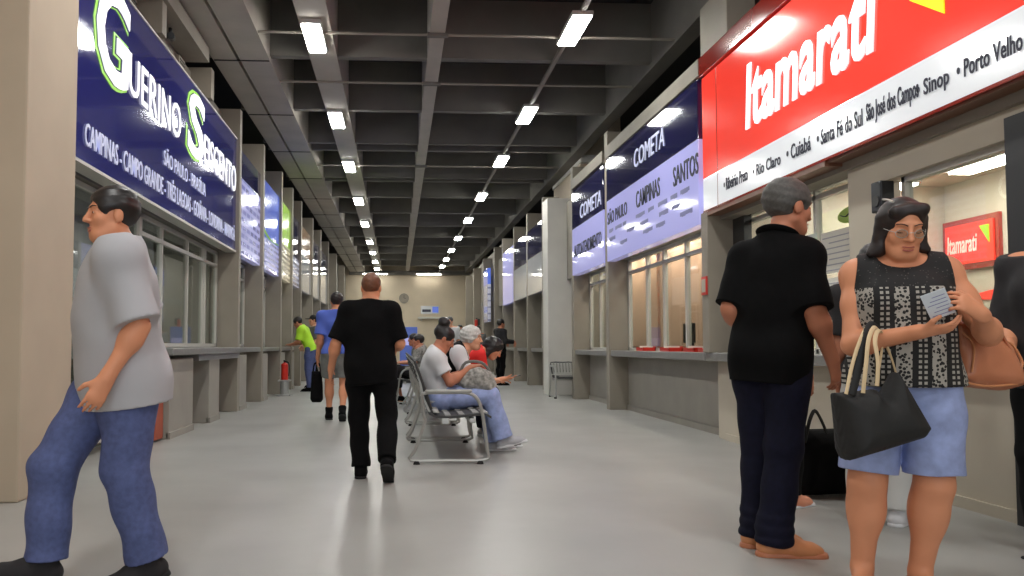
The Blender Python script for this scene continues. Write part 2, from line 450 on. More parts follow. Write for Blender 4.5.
def arm_prims(J, o, n, upto=2.0):
    u = J['u'] * o.get('arm', 1)
    sh, el, wr = J['sh' + n], J['el' + n], J['wr' + n]
    P = []
    P.append(cone(sh, el, .053 * u, .042 * u, .04)); P.append(ell(sh + (el - sh) * .42, (.05 * u,) * 3, .04))
    if upto > 1:
        P.append(cone(el, wr, .043 * u, .028 * u * (1 / max(o.get('arm', 1), 1)) ** .4, .02)); P.append(ell(el + (wr - el) * .25, (.045 * u,) * 3, .04))
    return P
def leg_prims(J, o, n, r=None):
    u = J['u'] * o.get('leg', 1); loose = r is not None
    h, k, a = J['hip' + n], J['kn' + n], J['an' + n]
    if not loose: r = (.088 * u, .056 * u, .034 * u)
    bk = np.cross(unit(k - h), unit(J['hipR'] - J['hipL'])); fd = unit(a - k)
    t = V(J['toe' + n]); t = unit(t); cb = -t + fd * float(t @ fd); cb = unit(cb) if np.linalg.norm(cb) > 1e-3 else V(0, -1, 0)
    P = [cone(h, k, r[0], r[1], .04), cone(k, a, r[1] * .96, r[2], .03), ell(h + (k - h) * .3, (r[0] * .98,) * 3, .05)]
    if loose: P[0]['k'] = P[1]['k'] = .02; return P
    P.append(ell(k + (a - k) * .3 + cb * .018 * u, (r[1] * 1.0, r[1] * 1.0, r[1] * 1.5), .05))
    return P
def foot_frame(J, n):
    t = unit(J['toe' + n]); up = J.get('footup' + n, V(0, 0, 1)); up = unit(V(up) - t * float(V(up) @ t)); r = np.cross(t, up)
    return r, t, up
def foot_prims(J, o, n):
    u = J['u']; a = J['an' + n]; r, t, up = foot_frame(J, n); M = np.array([r, t, up])
    b = a - up * .085 * u
    P = [cone(a, b + up * .035 * u - t * .025 * u, .034 * u, .032 * u, .03),
         cone(b + up * .03 * u - t * .03 * u, b + up * .026 * u + t * .14 * u, .032 * u, .026 * u, .03, M, (1.15, 1, 1)),
         cone(a + t * .02 * u - up * .01 * u, b + up * .03 * u + t * .12 * u, .03 * u, .022 * u, .03)]
    for i in range(5):
        q = b + t * (.155 - .011 * i) * u + up * .014 * u + r * (-.028 + .014 * i) * u * (1 if n == 'R' else -1)
        P.append(cone(q, q + t * .03 * u, .0105 * u, .009 * u, .008))
    return P
def human(name, label, loc, heading, J, o, group=None):
    """heading: world direction the person faces, degrees anticlockwise from +X"""
    root = empty(name, loc, rad(heading - 90), label, 'person', group)
    u = J['u']; h = o.get('h', .012)
    R = rotm(*J['head_rot']); hs = u * o.get('head', 1.0)
    skin = o['skin']
    tp, Mp, Mw, Mc = torso_prims(J, o)
    B = list(tp)
    hb = J['head'] + R @ (V(0, -.02, -.06) * hs)
    B += [cone(J['nk'] - Mc[2] * .03 * u, hb, .056 * u * o.get('neck', 1), .05 * u * o.get('neck', 1), .03)]
    hp = head_prims(J['head'], R, hs); B += hp
    for n, s in (('R', 1), ('L', -1)):
        B += arm_prims(J, o, n); cov = (o.get('trousers') or {}).get('end', 0) > 1.4; B += leg_prims(J, o, n, (.078 * u, .048 * u, .03 * u) if cov else None)
        if not o.get('shoe') or o['shoe'].get('sandal'): B += foot_prims(J, o, n)
        B += hand_prims(J['wr' + n], J['hd' + n], J['hn' + n], s, J['curl' + n], u * .98)
    blob('body', B, h, skin, root)
    # face details
    def g(x, y, z): return Vector(J['head'] + R @ (V(x, y, z) * hs))
    if o.get('face', True):
        Rm = Matrix([list(x) for x in R]).to_4x4()
        for sx in (1, -1):
            if not o.get('eyes_down'):
                e = MB(); e.ball(g(sx * .031, .0775, .004), .0105 * hs, (1.1, .8, .55), 12, Rm); eo = e.build('eye', MATS['eye_white'], root, True, True)
                e = MB(); e.ball(g(sx * .031, .0848, .004), .0050 * hs, (1, .5, 1), 10, Rm); e.build('iris', MATS['eye_dark'], eo, True, True)
            else:
                e = MB(); e.tube([g(sx * (.031 + q * .0145), .0855 - abs(q) * .007, .0005 - (1 - q * q) * .0035) for q in (-1, -.5, 0, .5, 1)], .0016 * hs, 6, 1.0, 2); e.build('eyelash', MATS['eye_dark'], root, True, True)
            e = MB(); e.tube([g(sx * (.012 + q * .038), .0925 - q * q * .016, .026 + .007 * math.sin(q * PI * .8)) for q in (0, .25, .5, .75, 1)], .0032 * hs, 6, .6, 2)
            e.build('eyebrow', o.get('brow', MATS['hair_black']), root, True, True)
        e = MB(); e.tube([g(x, .0945 - 14 * x * x, -.0595 + (.0015 if abs(x) > .004 else 0)) for x in (-.021, -.012, -.004, 0, .004, .012, .021)], .0036 * hs, 8, .8, 2)
        e.tube([g(x, .0925 - 14 * x * x, -.0725 + 9 * x * x) for x in (-.019, -.01, 0, .01, .019)], .0042 * hs, 8, .9, 2)
        e.build('lips', o.get('lip', MATS['lip']), root, True, True)
    st = o.get('hair')
    if st:
        blob('cap' if st == 'cap' else 'hair', hair_prims(J['head'], R, hs, st), min(h, .007), o['hair_mat'], root, 0.0, o.get('hair_wr', .0012), 150.0)
        if st == 'cap': blob('hair', hair_prims(J['head'] - R @ V(0, .004, .012), R, hs, 'cropped'), min(h, .008), MATS['hair_black'], root)
    # clothes
    sh = o.get('shirt')
    if sh:
        off = sh.get('off', .014); P = list(tp)
        if sh.get('skirt'):
            if sh.get('loose', 1) >= 1 and sh.get('sleeve', .6) > 0: P.append(cone(J['che'], J['wai'], .15 * u * o.get('w', 1), .15 * u * o.get('w', 1), .06, Mw, (1, .74, 1)))
            hem = J['pel'] + Mp[2] * sh['hem'] * u
            P.append(cone(J['wai'] + Mp[2] * .06 * u, hem, .152 * u * o.get('w', 1), sh['skirt'] * u, .08, Mp, (1, .74, 1)))
        ext = sh.get('sleeve', .6)
        for n, s in (('R', 1), ('L', -1)):
            S, E, W = J['sh' + n], J['el' + n], J['wr' + n]
            ua = J['u'] * o.get('arm', 1)
            if ext > 0:
                ax = unit(E - S)
                if ext <= 1:
                    cp = S + (E - S) * ext
                    q = cone(S, E, .058 * ua, (.058 + .008 * sh.get('loose', 1)) * ua, .05, clip=[(cp, ax)]); P.append(q)
                    P.append(ell(S, (.050 * ua,) * 3, .05))
                else:
                    P.append(cone(S, E, .056 * ua, .048 * ua, .05)); cp = E + (W - E) * (ext - 1)
                    P.append(cone(E, W, .047 * ua, .036 * ua, .03, clip=[(cp, unit(W - E))]))
        nk = J['nk'] + Mc[2] * sh.get('neck', .028) * u
        clips = [(nk, Mc[2] + Mc[1] * sh.get('neck_tilt', .45)), (J['pel'] + Mp[2] * sh['hem'] * u, -Mp[2])]
        if sh.get('scoop'):
            P.append(ell(J['nk'] + Mc[1] * .055 * u + Mc[2] * .02 * u, V(.098, .12, .085) * u * sh['scoop'], .01, Mc, op='s'))
        if ext == 0:
            for n, s in (('R', 1), ('L', -1)):
                clips.append((J['sh' + n] + Mc[0] * s * sh.get('strap', -.012), Mc[0] * s + Mc[2] * .15))
        blob(sh.get('name', 'shirt'), P, min(h, .009), sh['mat'], root, off, sh.get('wr', .002), 24.0, clips)
        if sh.get('collar'):
            e = MB(); c = J['nk'] + Mc[2] * .03 * u
            e.tube([Vector(c + Mc[0] * math.cos(a) * .074 * u + Mc[1] * (math.sin(a) * .07 * u - .004) - Mc[2] * (.022 * math.sin(a)) * u) for a in np.linspace(0, 2 * PI, 16)[:-1]], .026 * u, 10, .45, 2, True)
            e.build('collar', sh.get('collar_mat', sh['mat']), root, True, True)
    ve = o.get('vest')
    if ve:
        blob('vest', list(tp), min(h, .009), ve['mat'], root, ve.get('off', .028), .001, 24.0,
             [(J['nk'] + Mc[2] * .03 * u, Mc[2] + Mc[1] * .7), (J['pel'] - Mp[2] * .02 * u, -Mp[2]), (J['shR'] + Mc[0] * .035, Mc[0]), (J['shL'] - Mc[0] * .035, -Mc[0])])
    tr = o.get('trousers')
    if tr:
        off = tr.get('off', .011); P = [p for p in tp[:2]] + tp[-2:]
        end = tr.get('end', 1.0)
        for n in 'RL':
            H, K, A = J['hip' + n], J['kn' + n], J['an' + n]
            lp = leg_prims(J, o, n, tuple(x * u for x in tr['r']) if 'r' in tr else None)
            for p in lp:
                if end <= 1: p['clip'] = [(H + (K - H) * end, unit(K - H))] if end < 1 else p['clip']
                else: p['clip'] = [(K + (A - K) * (end - 1), unit(A - K))]
            if end <= 1: lp = [lp[0], lp[2]]
            if tr.get('bunch'):
                ra = tr['r'][2] * u; ad = unit(A - K)
                for q, w_ in ((.015, 1.16), (-.035, 1.12), (-.09, 1.06)): lp.append(ell(A + ad * q, (ra * w_, ra * w_, ra * .42), .012, clip=[(A + ad * .035, ad)]))
            P += lp
        top = J['pel'] + Mp[2] * tr.get('waist', .10) * u
        blob(tr.get('name', 'trousers'), P, min(h, .009), tr['mat'], root, off, tr.get('wr', .0025), 30.0, [(top, Mp[2])])
    fo = o.get('shoe')
    if fo:
        for n in 'RL':
            if fo.get('only') and n not in fo['only']: continue
            a = J['an' + n]; r, t, up = foot_frame(J, n); M = np.array([r, t, up]); b = a - up * .085 * u
            flo = (b + up * .014 * u, -up)
            if fo.get('sandal'):
                s_ = blob('sandal', [cone(b + up * .004 * u - t * .04 * u, b + up * .004 * u + t * .165 * u, .04 * u, .044 * u, .02, M, (1, 1, .2))], .006, fo['mat'], root)
                e = MB(); e.tube([Vector(b + t * .10 * u + r * math.cos(q) * .046 * u + up * (math.sin(q) * .050 + .004) * u) for q in np.linspace(0, PI, 7)], .011 * u, 8, .35, 2)
                e.build('strap', fo.get('strap', fo['mat']), s_, True, True)
                continue
            P = [cone(b + up * .04 * u - t * .035 * u, b + up * .03 * u + t * .15 * u, .04 * u, .033 * u, .03, M, (1.1, 1, 1), clip=[flo]),
                 cone(a + up * fo.get('high', 0) * u, b + up * .035 * u - t * .02 * u, .041 * u, .04 * u, .02, clip=[flo, (a + up * (fo.get('high', 0) + .012) * u, up)]),
                 cone(a + t * .012 * u + up * fo.get('high', 0) * u, b + up * .05 * u + t * .07 * u, .043 * u, .04 * u, .03, clip=[flo, (a + up * (fo.get('high', 0) + .012) * u, up)]),
                 cone(b + up * .028 * u + t * .10 * u, b + up * .022 * u + t * .185 * u, .036 * u, .026 * u, .03, M, (1.05, 1, .9), clip=[flo])]
            s_ = blob('shoe', P, min(h, .006), fo['mat'], root, .003)
            if fo.get('laces'):
                e = MB()
                for q in range(4):
                    c_ = b + t * (.045 + .02 * q) * u + up * (.098 - .009 * q) * u
                    e.tube([Vector(c_ + r * x_ * u - up * abs(x_) * .55 * u) for x_ in (-.026, -.013, 0, .013, .026)], .0035 * u, 6, .7, 2)
                e.build('laces', fo['laces'], s_, True, True)
                e = MB(); e.tube([Vector(b + t * .135 * u + r * x_ * u + up * (.056 - abs(x_) * .45) * u) for x_ in (-.036, -.02, 0, .02, .036)], .003 * u, 6, .7, 2)
                e.build('toe_seam', fo['laces'], s_, True, True)
            blob('sole', [cone(b - t * .038 * u, b + t * .19 * u, .044 * u, .040 * u, .02, M, (1.05, 1, 1), clip=[(b + up * .02 * u, up), (b, -up)])], min(h, .006), fo.get('sole', fo['mat']), s_, .002)
    return root
# ------------------------------------------------------------------ palette
M = lambda n: MATS[n]
mat('floor', (161, 160, 156), .34, var=.10, scale=.9, spec=.45, detail=7)
mat('concrete_beam', (172, 166, 155), .75, var=.08, scale=2.2, bump=.05)
mat('concrete', (140, 134, 124), .75, var=.10, scale=2.2, bump=.05)
mat('concrete_dark', (112, 109, 103), .85, var=.12, scale=1.8)
mat('deck', (40, 39, 39), .9, var=.1, scale=1.5)
mat('column_beige', (188, 173, 152), .7, var=.05, scale=2.0)
mat('column_pale', (206, 203, 196), .7, var=.05, scale=2.0)
mat('fin_grey', (146, 138, 125), .6, var=.06, scale=3.0)
mat('panel_grey', (154, 149, 139), .55, var=.06, scale=3.0)
mat('wall_beige', (206, 192, 168), .7, var=.05, scale=1.5)
mat('shop_beige', (192, 183, 166), .65, var=.04, scale=1.5)
mat('worktop', (128, 127, 124), .3, var=.10, scale=14, spec=.6)
mat('aluminium', (196, 194, 186), .4)
mat('frame_dark', (42, 42, 42), .45)
mat('interior_grey', (150, 148, 142), .8, var=.05, scale=1.0)
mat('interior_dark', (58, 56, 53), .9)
mat('peach', (218, 180, 152), .75, var=.04, scale=1.2)
mat('white_text', (250, 250, 252), .5, emit=.55)
mat('pale_text', (196, 200, 226), .5, emit=.25)
mat('dark_text', (48, 50, 66), .6)
mat('grey_text', (128, 130, 176), .6)
mat('sign_navy', (42, 44, 108), .07, spec=.6, coat=.5, emit=.14)
mat('sign_dark_navy', (30, 31, 72), .06, spec=.6, coat=.6, emit=.08)
mat('sign_lilac', (168, 168, 222), .07, spec=.5, coat=.3, emit=.42)
mat('sign_blue', (84, 108, 200), .15, coat=.3, emit=.40)
mat('sign_lime', (150, 200, 46), .2, coat=.3, emit=.3)
mat('sign_cream', (206, 198, 168), .2, coat=.3, emit=.3)
mat('sign_pale', (188, 190, 192), .07, coat=.5, emit=.12)
mat('sign_brown', (150, 118, 88), .15, coat=.5, emit=.15)
mat('sign_red', (246, 66, 52), .14, coat=.3, emit=.36)
mat('sign_white', (232, 236, 240), .14, coat=.3, emit=.28)
mat('fascia_red', (150, 40, 28), .12, spec=.7, coat=.8)
mat('underside_brown', (120, 82, 62), .4)
mat('lamp', (254, 254, 248), .5, emit=66.0)
mat('lamp_case', (205, 205, 200), .5)
mat('shop_lamp', (255, 250, 240), .5, emit=30.0)
mat('warm_lamp', (255, 214, 170), .5, emit=14.0)
mat('blue_lamp', (120, 150, 255), .5, emit=4.0)
mat('yellow', (250, 240, 30), .3, emit=.35)
mat('lime_outline', (140, 205, 60), .4, emit=.4)
mat('red_plastic', (206, 44, 30), .35)
mat('black_plastic', (24, 24, 26), .4)
mat('rubber', (20, 20, 20), .8)
mat('silver_paint', (178, 178, 174), .38, .55)
mat('perforated', (168, 168, 162), .45, .35)
mat('charcoal_pad', (58, 58, 58), .6)
mat('blue_panel', (84, 108, 190), .4, emit=.12)
mat('terracotta', (168, 84, 60), .55, var=.06)
mat('paper', (232, 230, 220), .7)
mat('green_sticker', (150, 180, 70), .5)
glass_mat('glass', (226, 230, 226)); glass_mat('glass_clear', (240, 243, 240))

def add_floor_marks():
    m = MATS['floor']; nt = m.node_tree; b = nt.nodes['Principled BSDF']
    tc = nt.nodes.new('ShaderNodeTexCoord'); n = nt.nodes.new('ShaderNodeTexNoise'); n.inputs['Scale'].default_value = .55; n.inputs['Detail'].default_value = 8; n.inputs['Roughness'].default_value = .65
    r = nt.nodes.new('ShaderNodeMapRange'); r.inputs['To Min'].default_value = .22; r.inputs['To Max'].default_value = .5
    nt.links.new(tc.outputs['Object'], n.inputs['Vector']); nt.links.new(n.outputs['Fac'], r.inputs['Value']); nt.links.new(r.outputs['Result'], b.inputs['Roughness'])
add_floor_marks()
def list_mat(name, base, ink, cols, rows, emit):
    """a sign panel printed with rows of small illegible lettering (uv-free: uses object y,z)"""
    if name in MATS: return MATS[name]
    m = mat(name, base, .14, coat=.4, emit=emit); nt = m.node_tree; b = nt.nodes['Principled BSDF']
    tc = nt.nodes.new('ShaderNodeTexCoord'); sx = nt.nodes.new('ShaderNodeSeparateXYZ'); cb = nt.nodes.new('ShaderNodeCombineXYZ')
    nt.links.new(tc.outputs['Object'], sx.inputs[0]); nt.links.new(sx.outputs['Y'], cb.inputs['X']); nt.links.new(sx.outputs['Z'], cb.inputs['Y'])
    br = nt.nodes.new('ShaderNodeTexBrick'); br.inputs['Scale'].default_value = 1.0; br.inputs['Brick Width'].default_value = cols; br.inputs['Row Height'].default_value = rows
    br.inputs['Mortar Size'].default_value = rows * .26; br.inputs['Mortar Smooth'].default_value = .2; br.offset = .37; br.squash = 1.0
    br.inputs['Color1'].default_value = rgb(*ink); br.inputs['Color2'].default_value = [a * .55 + c * .45 for a, c in zip(rgb(*ink), rgb(*base))]; br.inputs['Mortar'].default_value = rgb(*base)
    nt.links.new(cb.outputs[0], br.inputs['Vector']); nt.links.new(br.outputs['Color'], b.inputs['Base Color']); nt.links.new(br.outputs['Color'], b.inputs['Emission Color'])
    return m

# ------------------------------------------------------------------ shell
YN, YF = -7.0, 42.0
struct('floor', MB().box(-5.4, 6.9, YN, YF + .3, -.2, 0), M('floor'))
struct('ceiling', MB().box(-5.4, 6.9, YN, YF + .3, 5.75, 6.0), M('deck'))
struct('wall_left', MB().box(-5.4, -5.2, YN, YF + .3, 0, 5.75), M('interior_grey'))
struct('wall_right', MB().box(6.7, 6.9, YN, YF + .3, 0, 5.75), M('shop_beige'))
struct('wall_back', MB().box(-5.2, 6.7, YF, YF + .3, 0, 5.75), M('wall_beige'))
# cross ribs of the coffered ceiling
for y in (-2.0, .6, 3.1, 5.6, 8.2, 10.75, 13.2, 15.4, 15.95, 18.55, 18.95, 21.0, 23.5, 26.1, 28.7, 31.3, 33.9, 36.4, 39.0):
    w = .085 if y in (15.4, 15.95, 18.55, 18.95) else .13
    struct('ceiling_beam', MB().box(-2.6, 3.5, y, y + w, 4.93, 5.75), M('concrete_dark'))
# long beams
struct('ceiling_beam', MB().box(-1.20, -.83, YN, YF, 4.90, 5.75), M('concrete_beam'))
struct('ceiling_beam', MB().box(.39, .58, YN, YF, 4.90, 5.75), M('concrete_beam'))
struct('ceiling_beam', MB().box(3.50, 3.72, YN, YF, 4.84, 5.75), M('concrete_dark'))
mb = MB()
mb.box(-2.14, -1.74, YN, YF, 4.86, 5.75); mb.box(-2.50, -2.18, YN, YF, 4.86, 5.75); mb.box(-2.2, -2.1, YN, YF, 5.0, 5.7)
struct('ceiling_beam', mb, M('concrete_beam'))
# joint lines across the paired beam
for y in np.arange(8.2, 40, 2.55):
    struct('trim_1', MB().box(-2.49, -1.75, y, y + .03, 4.852, 4.87), M('deck'))
struct('trim_2', MB().box(-2.55, 3.79, YF - .35, YF, 4.72, 4.92), M('concrete_dark'))
# soffit piece at the left, near end
struct('trim_3', MB().box(-3.0, -2.42, 4.0, 10.2, 4.62, 4.8), M('concrete'))
# pale lit soffit at the right behind the pier
struct('trim_4', MB().box(3.72, 4.7, 16.0, 19.0, 4.75, 4.9), M('column_pale'))

# ------------------------------------------------------------------ left side
struct('pillar', MB().box(-3.5, -2.42, 5.28, 6.08, 0, 5.75, .015), M('column_beige'))
struct('wall_left', MB().box(-3.5, -2.95, YN, 5.3, 0, 5.75), M('column_beige'))
struct('trim_5', MB().box(-2.92, -2.74, 6.22, 29.0, 2.46, 4.26), M('concrete'))        # bulkhead behind the signs
FINL = [12.40, 14.57, 16.85, 18.6, 20.3, 23.0, 25.4, 28.2, 31.9, 36.5]
for y in FINL:
    struct('pillar', MB().box(-2.86, -2.45, y, y + .16, 0, 4.68, .008), M('fin_grey'))
for y in (8.35, 10.55):
    struct('pillar', MB().box(-2.86, -2.47, y, y + .16, 4.27, 4.68, .008), M('fin_grey'))
# lower blocks that carry the counter
for (a, b) in ((8.75, 9.75), (10.57, 11.16), (12.56, 13.13), (14.73, 15.24), (17.01, 17.55), (18.76, 19.1)):
    struct('pillar', MB().box(-3.0, -2.45, a, b, 0, .86, .01), M('panel_grey'))
    struct('baseboard_left', MB().box(-2.48, -2.435, a, b, 0, .07), M('panel_grey'))
struct('wall_left', MB().box(-3.1, -3.0, 6.2, 42, 0, .88), M('concrete_dark'))
struct('wall_left', MB().box(-3.4, -2.75, 29.0, 42, 2.5, 4.7), M('concrete_dark'))
# booth interiors
struct('wall_left', MB().box(-5.2, -5.05, 6.2, 42, .0, 2.8), M('interior_grey'))
struct('ceiling', MB().box(-5.2, -2.88, 6.2, 42, 2.55, 2.65), M('interior_grey'))
for y in (9.6, 12.42, 16.86, 20.32, 25.4, 31.9): struct('wall_left', MB().box(-5.1, -2.9, y, y + .1, 0, 2.55), M('interior_grey'))
# glazing of the left booths
def glazing(n, X, y0, y1, z0, z1, mull, dark=False, rails=(), t=.045, glass='glass'):
    r = empty('window_%d' % n, (X, y0, z0)); r['kind'] = 'structure'
    f = MB()
    f.box(X - .03, X + .03, y0, y1, z1 - t, z1); f.box(X - .03, X + .03, y0, y1, z0, z0 + t)
    for y in [y0, y1 - t] + list(mull): f.box(X - .03, X + .03, y, y + t, z0, z1)
    for z in rails: f.box(X - .03, X + .03, y0, y1, z, z + t)
    f.build('window_frame', M('frame_dark' if dark else 'aluminium'), r)
    MB().box(X - .004, X + .004, y0 + .01, y1 - .01, z0 + .01, z1 - .01).build('window_pane', M(glass), r)
    return r
glazing(1, -2.8, 6.02, 8.72, .10, 2.44, (7.5,))
glazing(2, -2.8, 8.72, 12.4, .99, 2.44, (9.5, 10.65, 11.5, 11.62), rails=(2.2,))
k = 3
for a, b in zip(FINL[:7], FINL[1:8]):
    glazing(k, -2.8, a + .16, b, .99, 2.44, ((a + b) / 2 - .2,), rails=(2.15,)); k += 1
struct('wall_left', MB().box(-2.9, -2.72, 28.36, 42, 0, 2.6), M('fin_grey'))
for y in (33.2, 34.6): struct('window_11', MB().box(-2.72, -2.70, y, y + .5, 1.3, 3.4), M('sign_pale'))

# worktop of the left counter
c = empty('counter_worktop', (-2.6, 8.6, .9), 0, 'long grey stone counter under the blue sign, along the left booths', 'counter')
MB().box(-3.0, -2.38, 8.62, 12.39, .90, .98, .012).box(-3.0, -2.47, 12.39, 19.2, .90, .98, .012).build('worktop', M('worktop'), c)
MB().box(-2.9, -2.42, 9.9, 12.39, .82, .90, .006).build('apron', M('worktop'), c)

# ------------------------------------------------------------------ right side
FINR = [12.46, 14.98]
for y in FINR: struct('pillar', MB().box(3.32, 3.66, y, y + .18, 0, 4.42, .008), M('fin_grey'))
struct('pillar', MB().box(3.32, 3.66, 8.4, 8.58, .93, 2.45, .008), M('fin_grey'))
struct('pillar', MB().box(3.36, 3.66, 7.9, 8.62, 4.15, 4.75, .008), M('fin_grey'))
struct('pillar', MB().box(3.06, 3.75, 16.2, 16.75, 0, 4.04, .012), M('column_pale'))
struct('pillar', MB().box(3.75, 4.6, 16.2, 19.0, 0, 5.75), M('column_beige'))
FINR2 = [18.1, 20.35, 22.7, 25.2, 27.4, 31.0, 35.0, 39.0]
for y in FINR2: struct('pillar', MB().box(3.32, 3.7, y, y + .18, 0, 4.42, .008), M('fin_grey'))
struct('trim_6', MB().box(3.46, 3.64, 2.0, 27.4, 2.36, 3.95), M('concrete'))           # bulkhead behind the signs
struct('trim_7', MB().box(3.28, 3.62, 8.5, 12.46, 3.96, 4.15, .006).box(3.28, 3.62, 12.64, 14.98, 3.96, 4.15, .006), M('concrete'))
struct('trim_8', MB().box(3.29, 3.62, 2.0, 8.5, 3.94, 4.15, .006), M('fascia_red'))  # red base colour paints in the reflection on this glossy fascia
struct('wall_right', MB().box(3.62, 3.74, 8.58, 16.2, 0, .84), M('panel_grey'))
struct('wall_right', MB().box(3.72, 3.86, 17.3, 42, 0, .84), M('panel_grey'))
struct('wall_right', MB().box(3.66, 3.86, 27.5, 42, .84, 4.6), M('fin_grey'))
struct('baseboard_right', MB().box(3.595, 3.62, 8.58, 14.98, 0, .08), M('panel_grey'))
struct('ceiling', MB().box(3.64, 6.7, 8.6, 42, 2.75, 2.9), M('interior_grey'))
c = empty('counter_worktop', (3.5, 8.6, .84), 0, 'grey stone counter below the peach lit windows of the lilac sign booth', 'counter')
MB().box(3.34, 4.0, 8.58, 12.45, .84, .93, .012).box(3.34, 4.0, 12.65, 14.97, .84, .93, .012).build('worktop', M('worktop'), c)
c = empty('counter_worktop', (3.6, 17.4, .86), 0, 'dim grey counter along the far right booths beyond the pale column', 'counter')
m_ = MB()
for a, b in zip([17.3] + FINR2[:4], FINR2[:5]): m_.box(3.4, 4.0, a + .19, b - .01, .86, .95, .008)
m_.build('worktop', M('worktop'), c)
glazing(12, 3.66, 8.6, 12.46, .93, 2.36, (9.12, 9.9, 10.75, 11.5), rails=(2.13,))
glazing(13, 3.66, 12.64, 14.98, .93, 2.36, (13.4, 14.2), rails=(2.13,))
for i, (a, b) in enumerate(zip([17.3] + FINR2[:4], FINR2[:5])):
    glazing(14 + i, 3.7, a + .18, b, .95, 2.36, ((a + b) / 2,))
struct('wall_right', MB().box(4.35, 4.45, 8.6, 15.2, 0, 2.75), M('peach'))
struct('wall_right', MB().box(3.7, 4.4, 15.16, 16.2, 0, 4.0), M('fin_grey'))
struct('wall_right', MB().box(3.7, 6.7, 8.45, 8.58, 0, 2.75), M('shop_beige'))
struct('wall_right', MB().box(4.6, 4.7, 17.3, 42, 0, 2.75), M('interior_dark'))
# vertical blinds behind the booth glass, hung from the soffit
for (a, b) in ((8.75, 12.4), (12.8, 14.9)):
    bl = empty('vertical_blind', (4.2, a, 2.6), 0, 'peach vertical blind behind the booth glass, ' + ('under the big lilac sign' if a < 10 else 'under the small lilac sign by the pale column'), 'blind', 'peach vertical blinds')
    mm = MB(); y = a
    while y < b:
        mm.box(4.18, 4.19, y, y + .115, 1.0, 2.6, M=Matrix.Translation((4.185, y + .06, 0)) @ Matrix.Rotation(rad(24), 4, 'Z') @ Matrix.Translation((-4.185, -y - .06, 0))); y += .125
    mm.build('slats', M('peach'), bl)
    MB().box(4.15, 4.22, a, b, 2.6, 2.66).build('rail', M('aluminium'), bl)
# shop at the right
struct('wall_right', MB().box(3.5, 3.62, 5.56, 6.02, 0, 2.5), M('shop_beige'))
struct('wall_right', MB().box(3.5, 3.62, YN, 4.28, 0, 2.5), M('shop_beige'))
struct('wall_right', MB().box(3.5, 3.62, 4.28, 5.56, 2.19, 2.5), M('shop_beige'))
struct('wall_right', MB().box(3.5, 3.62, 4.28, 5.56, 0, .88), M('shop_beige'))
struct('wall_right', MB().box(3.5, 3.62, 6.02, 8.62, 0, .84), M('shop_beige'))
struct('wall_right', MB().box(3.70, 3.82, 6.02, 8.4, 2.42, 2.8), M('shop_beige'))
struct('trim_9', MB().box(3.32, 3.8, 6.02, 8.4, 2.40, 2.445), M('underside_brown'))
struct('baseboard_right', MB().box(3.48, 3.5, YN, 8.4, 0, .07), M('shop_beige'))
struct('wall_right', MB().box(6.0, 6.1, 1.5, 8.45, 0, 2.9), M('shop_beige'))
struct('wall_right', MB().box(3.62, 6.1, 1.5, 1.6, 0, 2.9), M('shop_beige'))
struct('ceiling', MB().box(3.62, 6.1, 1.5, 8.45, 2.75, 2.85), M('shop_beige'))
glazing(20, 3.58, 4.30, 5.44, .9, 2.19, (), t=.04, glass='glass_clear')
glazing(21, 3.74, 6.04, 8.36, .93, 2.42, (6.9, 7.7), t=.04, glass='glass_clear', rails=(2.3,))
struct('window_22', MB().box(3.46, 3.62, 4.18, 4.36, .0, 2.30), M('frame_dark'))
struct('trim_10', MB().box(3.6, 3.68, 8.12, 8.4, .93, 2.42), M('frame_dark'))
c = empty('counter_worktop', (3.5, 6.0, .84), 0, 'grey stone counter under the red sign, behind the man in black', 'counter')
MB().box(3.34, 4.1, 6.02, 8.57, .84, .93, .012).build('worktop', M('worktop'), c)
c = empty('window_ledge', (3.5, 4.9, .88), 0, 'grey ledge below the shop window beside the woman in the patterned top', 'ledge')
MB().box(3.42, 3.9, 4.37, 5.55, .88, .93, .012).build('worktop', M('worktop'), c)

def area(name, loc, sx, sy, power, col=(1, .995, .97), rot=(0, 0, 0), spread=180):
    l = bpy.data.lights.new(name, 'AREA'); l.shape = 'RECTANGLE'; l.size = sx; l.size_y = sy; l.energy = power; l.color = col; l.spread = rad(spread)
    o = bpy.data.objects.new(name, l); COL.objects.link(o); o.location = loc; o.rotation_euler = rot
    return o
# ------------------------------------------------------------------ lamps
def lamp(x, y, side, i):
    r = empty('ceiling_lamp', (x, y, 4.9), 0, LAMPL[side][i], 'lamp', 'lamps on the left beam' if side == 'left' else 'lamps on the right conduit')
    MB().box(x - .125, x + .125, y - .47, y + .47, 4.845, 4.90, .008).build('housing', M('lamp_case'), r)
    MB().box(x - .105, x + .105, y - .45, y + .45, 4.828, 4.846, .004).build('diffuser', M('lamp'), r)
ORD = ['nearest', 'second', 'third', 'fourth', 'fifth', 'sixth', 'seventh', 'eighth', 'farthest']
LAMPL = {'left': [f'bright rectangular ceiling lamp, {o} of the nine under the wide left beam' for o in ORD],
         'right': [f'bright rectangular ceiling lamp, {o} of the nine along the thin right conduit' for o in ORD]}
for i, y in enumerate((9.9, 13.55, 17.1, 21.2, 25.2, 29.6, 33.0, 36.5, 39.8)): lamp(-1.055, y, 'left', i)
for i, y in enumerate((9.5, 13.1, 16.45, 20.4, 24.3, 28.4, 32.0, 35.4, 38.5)): lamp(2.14, y, 'right', i)
c = empty('conduit', (2.14, 8, 4.9), 0, 'long thin grey conduit that carries the right row of ceiling lamps', 'conduit')
MB().box(2.115, 2.165, YN, 41.5, 4.88, 4.93).build('channel', M('concrete'), c)
